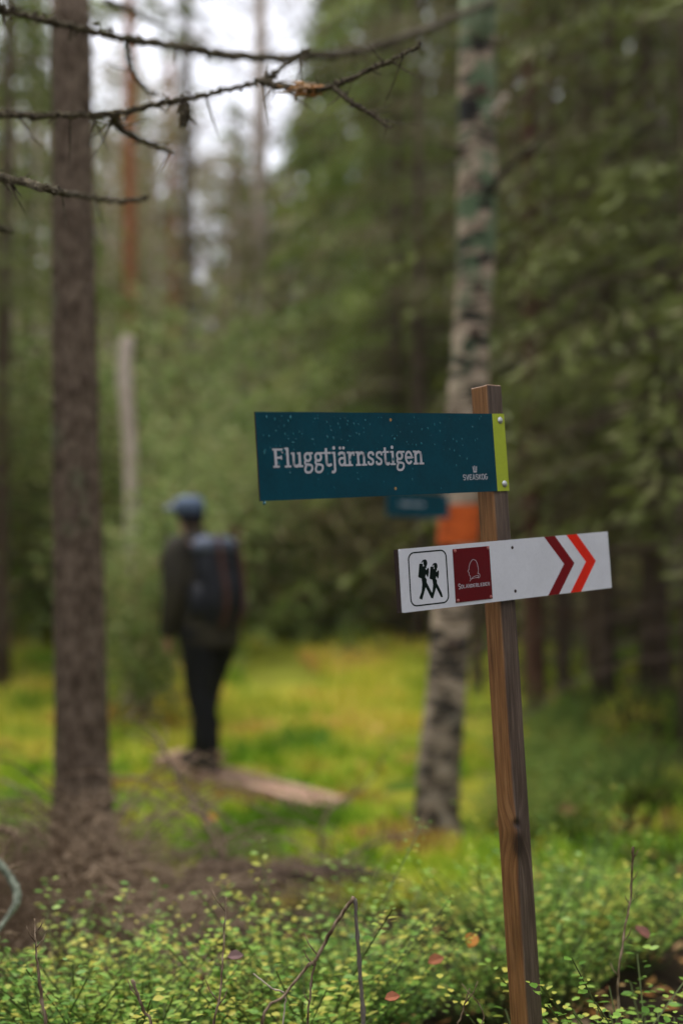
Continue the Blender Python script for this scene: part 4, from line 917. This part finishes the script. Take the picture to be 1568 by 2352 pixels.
for s in (-1, 1):
    mb = MB(); q = [(s * .085, -0.160, 1.53 + oz), (s * .09, -0.193, 1.45 + oz), (s * .09, -0.226, 1.28 + oz), (s * .085, -0.253, 1.15 + oz), (s * .08, -0.243, 1.0 + oz), (s * .07, -0.190, .93 + oz)]
    mb.tube(poly(q, 3), .014, 6); mb.build('rust_strap', MT['rust'], PK)
    mb = MB(); mb.loft([b(s * .19, -0.087, .98 + oz, .03, .06), b(s * .205, -0.087, 1.05 + oz, .035, .07), b(s * .195, -0.087, 1.2 + oz, .03, .06)]); mb.build('side_pocket', MT['packtop' if s > 0 else 'pack'], PK, smooth=True)
    mb = MB(); q = [(s * .09, -.03, 1.40 + oz), (s * .105, .04, 1.485 + oz), (s * .12, .13, 1.44 + oz), (s * .13, .215, 1.32 + oz), (s * .15, .19, 1.18 + oz), (s * .19, .05, 1.05 + oz), (s * .17, -.08, .99 + oz)]
    mb.tube(poly(q, 3), .022, 8); mb.build('shoulder_strap', MT['pack'], PK, smooth=True)
mb = MB(); mb.tube([(-.05, -.225, 1.54 + oz), (.0, -.25, 1.555 + oz), (.06, -.22, 1.54 + oz)], .016, 6); mb.build('rolled_cord', MT['rust'], PK)

PER.scale = (1.015, 1.015, 1.015); PK.scale = (.96, .98, .99)
# ------------------------------------------------------------ fallen logs, brush and twigs
def log(name, label, pts, rad, mat, cat, seed, tw=10, tl=.25, n=12):
    loc = (float(pts[0][0]), float(pts[0][1]), float(pts[0][2]) - .03); t = root(name, loc, label, cat)
    sm = poly(pts, 6); r_ = random.Random(seed); mb = MB(); rr = [interp(range(len(rad)), rad, i / 6) * (1 + .12 * r_.random()) for i in range(len(sm))]
    mb.tube(sm, rr, n, jit=.18, rng=r_); mb.build('stem', MT[mat], t, world=True, smooth=True)
    if tw:
        for i in range(tw):
            m2 = MB()
            q = sm[r_.randrange(len(sm))]; a = r_.random() * 6.28; l = tl * (.4 + r_.random()); e = q + np.array([math.cos(a) * l, math.sin(a) * l * .6, abs(math.sin(a * 1.7)) * l * .8])
            m2.tube([q, (q + e) / 2 + [0, 0, .1 * l], e], [.004, .003, .001], 5); m2.build('twig', MT['twig'], t, world=True)
    return t
def GP(u, v, Y, dz=0):
    p = P(u, v, Y); p[2] = gz(p[0], Y) + dz; return p
log('fallen_log', 'dark rotten log lying behind the bilberry bushes below the boardwalk', [GP(440, 0, 5.9, .07), GP(500, 0, 6.0, .11), GP(600, 0, 6.1, .10), GP(700, 0, 6.15, .09), GP(800, 0, 6.2, .08), GP(900, 0, 6.25, .05)], [.07, .10, .075, .07, .06, .035], 'bark_log', 'log', 1, 16)
log('fallen_log', 'thin dark stick-like log lying low in front of the big brown trunk', [GP(150, 0, 4.95, .06), GP(260, 0, 5.0, .08), GP(400, 0, 5.0, .07), GP(520, 0, 5.05, .06), GP(620, 0, 5.1, .03)], [.05, .045, .042, .035, .02], 'bark_log', 'log', 2, 14)
log('fallen_log', 'long grey log lying across the far left of the mire', [P(-250, 1265, 19.5), P(0, 1285, 19.4), P(130, 1292, 19.3), P(240, 1310, 19.2)], [.11, .11, .10, .08], 'bark_grey', 'log', 3, 4)
log('lichened_branch', 'curved branch crusted with pale lichen at the lower left border', [P(-60, 1940, 3.7), P(0, 1985, 3.7), P(35, 2035, 3.68), P(38, 2075, 3.66), P(15, 2110, 3.65), P(-10, 2150, 3.6), P(-20, 2200, 3.6)], [.009, .010, .011, .009, .006, .005, .003], 'lichen', 'branch', 4, 9, .09, 8)
log('dead_branch', 'arched bare branch rising right of the big brown trunk', [P(505, 1965, 5.4), P(480, 1905, 5.45), P(430, 1825, 5.5), P(385, 1740, 5.55), P(350, 1680, 5.6), P(290, 1650, 5.6)], [.011, .010, .008, .007, .005, .003], 'twig', 'branch', 5, 12, .22, 7)
log('dead_branch', 'thin bent branch sweeping from the brush pile toward the logs', [P(520, 2010, 5.2), P(500, 1900, 5.25), P(420, 1850, 5.3), P(330, 1790, 5.3), P(260, 1790, 5.3)], [.009, .008, .006, .005, .003], 'twig', 'branch', 6, 8, .2, 6)
log('dead_branch', 'bare branch standing in front of the birch foot by the boardwalk end', [P(735, 1960, 6.0), P(745, 1880, 6.0), P(790, 1835, 6.05), P(845, 1800, 6.1), P(880, 1740, 6.1)], [.008, .007, .005, .004, .002], 'twig', 'branch', 7, 6, .15, 6)
log('dead_branch', 'hooped dead branch at the left border above the lichened one', [P(-60, 1900, 4.8), P(0, 1905, 4.8), P(38, 1920, 4.8), P(42, 1965, 4.8), P(10, 2010, 4.8)], [.016, .015, .014, .012, .01], 'twig', 'branch', 8, 3, .12, 7)
log('dead_branch', 'thin forked branch lying between the logs and the birch foot', [P(760, 2000, 5.6), P(840, 1945, 5.65), P(930, 1920, 5.7), P(1000, 1900, 5.8)], [.007, .007, .005, .003], 'twig', 'branch', 9, 6, .15, 6)
br = MB(); r_ = random.Random(21)
for i in range(2100):
    u = r_.gauss(200, 95) if i % 3 else r_.uniform(-60, 420); Y = 4.5 + 1.5 * r_.random(); x = (u - CU) / FU * Y; z = gz(x, Y)
    hgt = max(.05, (.78 - abs(u - 200) / 300) * (.2 + .8 * r_.random())); zz = z + hgt * r_.random() * .75
    a = r_.gauss(0, .9) + (PI if r_.random() < .5 else 0); l = .12 + .35 * r_.random(); el = -.9 + .9 * r_.random() if r_.random() < .7 else .5
    p0 = np.array([x, Y, zz]); d = np.array([math.cos(a), math.sin(a) * .6, el]); p1 = p0 + d * l * .5 + [0, 0, .05]; p2 = p0 + d * l + [0, 0, -.08 * l]
    if p2[2] < z: p2[2] = z
    if p1[2] < z: p1[2] = z + .01
    w_ = .5 + 1.3 * r_.random() ** 2; br.tube([p0, p1, p2], [.0042 * w_, .003 * w_, .0012 * w_], 3, cap=False)
for i in range(110):
    u = r_.uniform(20, 470); Y = 4.9 + .9 * r_.random(); x = (u - CU) / FU * Y; z = gz(x, Y); s_ = 1 if r_.random() < .5 else -1
    l = .35 + .6 * r_.random(); hh = (.25 + .55 * r_.random()) * max(.35, 1 - abs(u - 210) / 330); p0 = np.array([x, Y, z])
    pts = poly([p0, p0 + [s_ * l * .25, .05, hh * .75], p0 + [s_ * l * .6, .1, hh], p0 + [s_ * l, .1, hh * .72]], 4)
    br.tube(pts, [.0052 - .0036 * k / 12 for k in range(len(pts))], 4, cap=False)
    for k in range(5):
        q = pts[4 + r_.randrange(8)]; m = .06 + .14 * r_.random(); br.tube([q, q + [s_ * m * .5, 0, -.2 * m], q + [s_ * m, 0, -.8 * m]], [.0022, .0016, .0008], 3, cap=False)
tag(br.build('brushwood', MT['twig']), 'heaped brown dead twigs around the foot of the big trunk', 'brushwood', kind='stuff')

# foreground dry stems
def stem(label, pts, rad, seed, tw=0, tl=.03, col='twig'):
    b0 = pts[0]; t = root('dry_stem', (b0[0], b0[1], gz(b0[0], b0[1])), label, 'dry stem', 'dry stems in the foreground')
    base = np.array([b0[0], b0[1], gz(b0[0], b0[1]) - .03]); pts = [base] + list(pts); rad = [rad[0]] + list(rad)
    sm = poly(pts, 8); r_ = random.Random(seed); mb = MB()
    for i in range(2, len(sm) - 1): sm[i] = sm[i] + np.array([r_.random() - .5, 0, r_.random() - .5]) * .0022
    mb.tube(sm, [interp(range(len(rad)), rad, i / 8) * (1 + .35 * (r_.random() > .85)) for i in range(len(sm))], 7, jit=.15, rng=r_)
    for i in range(tw):
        q = sm[r_.randrange(len(sm) // 3, len(sm) - 1)]; s = 1 if r_.random() < .5 else -1; l = tl * (.5 + r_.random()); e = q + np.array([s * l * .6, 0, l])
        mb.tube([q, (q + e) / 2 + [s * l * .1, 0, 0], e], [.0015, .0012, .0006], 5)
    mb.build('stalk', MT[col], t, world=True, smooth=True); return t
SY = 2.62
stem('bent dry stem rising from lower left to a broken brown tip in the centre foreground', [P(598, 2380, SY), P(655, 2285, SY), P(710, 2215, SY), P(722, 2210, SY), P(765, 2130, SY), P(812, 2060, SY)], [.0026, .0026, .0028, .0032, .0034, .0036], 1, 2)
stem('upright grey dry stem just right of the bent one', [P(834, 2380, SY), P(828, 2250, SY), P(820, 2150, SY), P(815, 2064, SY)], [.0040, .0038, .0034, .0030], 2, 0, col='bark_grey')
stem('thin dark side twig hanging under the bent stem', [P(706, 2380, SY), P(712, 2290, SY), P(716, 2245, SY), P(724, 2212, SY)], [.002, .002, .002, .0022], 3, 1)
stem('short pale twig crossing behind the bent stem', [P(650, 2380, SY + .05), P(655, 2290, SY + .04), P(625, 2270, SY), P(582, 2236, SY)], [.0013, .0014, .0014, .001], 4, 0, col='bark_pale')
stem('tall thin stem with buds right of the post', [P(1425, 2400, 2.95), P(1418, 2260, 2.95), P(1432, 2150, 2.97), P(1448, 2050, 3.0), P(1453, 1945, 3.0)], [.0026, .0024, .0022, .0020, .0028], 5, 5)
stem('small brown stem at the lower left corner', [P(108, 2400, 2.7), P(97, 2300, 2.7), P(85, 2200, 2.72), P(80, 2110, 2.75)], [.003, .003, .002, .0015], 6, 4)
stem('short stem with a broken top in the lower left bushes', [P(350, 2400, 2.62), P(330, 2320, 2.62), P(303, 2250, 2.62)], [.0026, .0026, .003], 7, 1)
stem('fine upright stem between the lower left bushes', [P(490, 2400, 2.65), P(505, 2290, 2.65), P(515, 2150, 2.7), P(520, 2060, 2.72)], [.002, .002, .0016, .001], 8, 3)
stem('thin grass-like stalk left of the post foot', [P(1090, 2420, 2.8), P(1110, 2330, 2.8), P(1060, 2260, 2.8)], [.0014, .0013, .0008], 9, 0)
stem('slanting dark stalk close to the post foot', [P(1040, 2420, 2.8), P(1060, 2330, 2.8), P(1078, 2270, 2.8)], [.0018, .0016, .001], 10, 1)

# ------------------------------------------------------------ bilberry cover
def bilberry(plants, leaf, seed, low=.25):
    r_ = np.random.RandomState(seed); LC = []; LD = []; LN = []; LS = []; SV = MB()
    for (x, y, h, nb2) in plants:
        z = gz(x, y); base = np.array([x, y, z]); a0 = r_.rand() * 6.28
        for b_ in range(nb2):
            a = a0 + b_ * 2.4 + r_.rand() * .6; tilt = .25 + .5 * r_.rand(); hh = h * (.6 + .45 * r_.rand())
            d = np.array([math.cos(a) * tilt, math.sin(a) * tilt, 1.0]); d /= np.linalg.norm(d)
            st = base + np.array([math.cos(a), math.sin(a), 0]) * .01; zig = np.array([-math.sin(a), math.cos(a), 0]); n_ = max(4, int(hh / .0135)); pts = []
            for i in range(n_ + 1):
                t = i / n_; p = st + d * hh * t + np.array([math.cos(a), math.sin(a), 0]) * .08 * t * t * hh / .3 + zig * .004 * (-1) ** i; pts.append(p)
                if t > low and r_.rand() < .92:
                    s = (-1) ** i
                    for rep in range(1 if r_.rand() < .55 else 2):
                        s *= (-1) ** rep; bo = r_.rand() * .03 * rep
                        ld = zig * s * (.8 + .5 * r_.rand()) + d * .35 + r_.normal(size=3) * .25; ld[2] *= .35; ld /= np.linalg.norm(ld)
                        ls = leaf * (.45 + .85 * r_.rand()); LC.append(p + ld * (ls * .62 + bo)); LD.append(ld); LS.append(ls); LN.append(np.array([0, 0, 1.0]) + r_.normal(size=3) * .22)
            SV.tube(pts[::max(1, n_ // 4)], .0017, 3, cap=False)
    LC = np.array(LC); LD = np.array(LD); LN = np.array(LN); LS = np.array(LS)[:, None]
    W = np.cross(LN, LD); W /= np.linalg.norm(W, axis=1)[:, None]; Nn = np.cross(LD, W)
    prof = [(-.5, 0, 0), (-.22, .27, .05), (.12, .30, .06), (.5, 0, -.02), (.12, -.30, .06), (-.22, -.27, .05)]
    V = np.stack([LC + LD * LS * a + W * LS * b2 + Nn * LS * c for a, b2, c in prof], 1).reshape(-1, 3)
    F = np.arange(len(V)).reshape(-1, 6); F = np.stack([F[:, [0, 1, 2, 3]], F[:, [0, 3, 4, 5]]], 1).reshape(-1, 4)
    return V, F, SV
pl = []; r_ = np.random.RandomState(2)
def cover(x, y): return mn.noise(Vector((x * 2.3, y * 1.5, 7.3))) + .35 * mn.noise(Vector((x * 6, y * 4, 2)))
while len(pl) < 640:
    y = 2.3 + 2.9 * r_.rand(); x = (-.30 + .60 * r_.rand()) * y
    u = CU + x / y * FU
    far = 3.75 if u < 640 else 3.75 + (u - 640) / 400 * 1.0
    if y > min(5.0, far): continue
    if 620 < u < 700 and False: continue
    gap = min(1, 1.5 * math.exp(-(((u - 1040) / 150) ** 2 + ((y - 3.0) / .5) ** 2)))
    if cover(x, y) < .09 or r_.rand() < gap * .93 or r_.rand() < 1.1 * math.exp(-(((u - 1320) / 80) ** 2 + ((y - 3.3) / .3) ** 2)): continue
    h = (.13 + .20 * r_.rand()) * (1.12 if u > 700 else 1) * (.72 + 1.9 * min(.5, max(0, cover(x, y)))) * (.55 if gap > .3 else 1)
    pl.append((x, y, h, 3 + int(3 * r_.rand())))
V_, F_, SV = bilberry(pl, .0215, 3, .42)
o = mk('bilberry_bushes', V_, F_, MT['bilberry']); tag(o, 'low bilberry bushes with small pale green leaves covering the foreground', 'bilberry bushes', kind='stuff')
s_ = SV.build('bilberry_stems', MT['stem'], o); tag(s_, kind='stuff')
pl = []
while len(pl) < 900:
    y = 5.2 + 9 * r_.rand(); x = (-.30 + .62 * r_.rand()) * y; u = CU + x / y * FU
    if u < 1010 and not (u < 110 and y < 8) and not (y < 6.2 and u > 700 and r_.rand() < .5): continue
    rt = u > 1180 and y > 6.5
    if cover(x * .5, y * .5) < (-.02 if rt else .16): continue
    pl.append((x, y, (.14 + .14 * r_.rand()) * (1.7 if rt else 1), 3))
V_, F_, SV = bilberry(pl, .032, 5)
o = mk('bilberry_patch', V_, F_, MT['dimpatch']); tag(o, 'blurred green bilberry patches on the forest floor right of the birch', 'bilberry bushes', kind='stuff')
# red and brown leaves in the cover
pl = [(x, y, h * .9, 1) for x, y, h, k in [((-.28 + .56 * r_.rand()) * yy, yy, .22, 1) for yy in 2.4 + 2.4 * r_.rand(60)]]
V_, F_, SV = bilberry(pl, .02, 9); o = mk('reddened_shoots', V_, F_, MT['redleaf']); tag(o, 'scattered reddened leaves among the foreground bilberry', 'red leaves', kind='stuff')
# grass and moss blades of the mire
MT['grass_far'] = foliage('pale_mire_moss', [(.12, .28, .02), (.46, .55, .05), (.78, .72, .10), (.74, .46, .14)], .25, clump=.8, wi=.25, wc=2.4)
n_ = 90000; Y = 6.0 + 20 * r_.rand(n_) ** 1.3; X = (-.30 + .60 * r_.rand(n_)) * Y; m = np.array([not (mn.noise(Vector((x * .8, y * .8, 4))) < -.25 or (x > .05 * y + .5 and (int(abs(x) * 977) % 6))) for x, y in zip(X, Y)]); X, Y = X[m], Y[m]
Z = np.array([gz(x, y) for x, y in zip(X, Y)]); k = len(X); h = (.025 + .05 * r_.rand(k)) * (1 + .5 * (Y > 12)); C = np.stack([X, Y, Z + h * .8], 1)
D = np.stack([r_.normal(size=k) * .5, r_.normal(size=k) * .5, np.ones(k)], 1) * h[:, None]; W = np.stack([r_.normal(size=k), r_.normal(size=k), np.zeros(k)], 1); W *= (.008 + .006 * r_.rand(k))[:, None]
fa = Y + 1.5 * r_.rand(k) > 11.2
for sel, mat_, nm_, lb_ in ((~fa, 'grass', 'grass', 'short yellow-green moss and grass of the near mire'), (fa, 'grass_far', 'moss_grass', 'pale yellow moss and grass on the far side of the mire')):
    V_, F_ = cards(C[sel], D[sel], W[sel]); o = mk(nm_, V_, F_, MT[mat_]); tag(o, lb_, 'grass', kind='stuff')
# litter
n_ = 1500; Y = 2.5 + 10 * r_.rand(n_) ** 1.4; X = (-.30 + .60 * r_.rand(n_)) * Y; C = np.array([(x, y, gz(x, y) + .012) for x, y in zip(X, Y)]); D = rdir(n_, .25) * .026; W = np.cross(D, np.tile([0, 0, 1.0], (n_, 1)) + r_.normal(size=(n_, 3)) * .3) * .7
V_, F_ = cards(C, D, W); o = mk('leaf_litter', V_, F_, MT['litterleaf']); tag(o, 'brown and orange leaf litter strewn over the ground', 'leaf litter', kind='stuff')
def leaf(u, v, Y, s, label, mat, yaw=0, z=None):
    p = P(u, v, Y) if z is None else GP(u, v, Y, z); prof = [(-.5, 0, 0), (-.25, .26, .06), (.1, .32, .08), (.35, .18, .03), (.55, 0, -.04), (.35, -.18, .03), (.1, -.32, .08), (-.25, -.26, .06)]
    c, sn = math.cos(yaw), math.sin(yaw); V = [(0, 0, 0)] + [((a * c - b * sn) * s, (a * sn + b * c) * s * .8, (zz + .25 * b) * s) for a, b, zz in prof]
    V = [(x, y * .6, z_ + y * .7) for x, y, z_ in V]; top = [np.array(v_) for v_ in V]; bot = [v_ - [0, 0, .0012] for v_ in top]; n8 = 8
    F = [(0, i + 1, (i + 1) % n8 + 1) for i in range(n8)] + [(9, (i + 1) % n8 + 10, i + 10) for i in range(n8)] + [(i + 1, i + 10, (i + 1) % n8 + 10, (i + 1) % n8 + 1) for i in range(n8)]
    o = mk('autumn_leaf', top + bot, F, mat); o.location = p; tag(o, label, 'autumn leaf', 'fallen autumn leaves'); return o
def lm(name, c): return flat(name, c, .6, .3, 40)
leaf(482, 1880, 6.0, .055, 'bright orange leaf caught above the dark log right of the arched branch', lm('orange_leaf', (.75, .22, .02)), .4)
leaf(1083, 2160, 3.3, .05, 'orange-brown leaf hanging in the dark gap left of the post', lm('ochre_leaf', (.50, .20, .03)), 1.2)
leaf(1000, 2205, 3.2, .04, 'reddish brown leaf lower left of the orange-brown one', lm('rust_leaf', (.35, .12, .05)), .5)
leaf(1300, 1860, 7.8, .11, 'brown leaf clump on the moss right of the post', lm('tan_leaf', (.35, .16, .08)), .1)
leaf(1155, 1890, 6.9, .06, 'pale orange leaf close to the left side of the post below the birch', lm('peach_leaf', (.5, .26, .10)), .9)
leaf(1475, 2140, 3.3, .05, 'dark brown leaf beside the tall budded stem', lm('umber_leaf', (.16, .06, .04)), 2.0)
leaf(900, 2290, 2.75, .03, 'small rusty leaf near the upright grey stem', lm('rusty_leaf', (.4, .13, .06)), .3)
leaf(540, 2195, 2.9, .032, 'mauve-brown leaf lying on the bilberry tops', lm('mauve_leaf', (.22, .13, .12)), .2)
leaf(1225, 2010, 5.0, .06, 'golden leaf seen just right of the post over the bushes', lm('golden_leaf', (.5, .3, .05)), .6)

# ------------------------------------------------------------ damp air
hb = MB(); x_, y0_, y1_, z0_, z1_ = 720, -60, 920, -12, 45
hb.loft([[(-x_, y0_, z), (x_, y0_, z), (x_, y1_, z), (-x_, y1_, z)] for z in (z0_, z1_)])
hm_ = bpy.data.materials.new('damp_air'); hm_.use_nodes = True; t_ = hm_.node_tree; t_.nodes.clear()
vo_ = t_.nodes.new('ShaderNodeVolumePrincipled'); vo_.inputs['Density'].default_value = .0004; vo_.inputs['Color'].default_value = (.9, .94, .95, 1)
oo_ = t_.nodes.new('ShaderNodeOutputMaterial'); t_.links.new(vo_.outputs[0], oo_.inputs['Volume'])
o = hb.build('haze', hm_); tag(o, 'thin damp haze hanging in the wood', 'haze', kind='stuff')
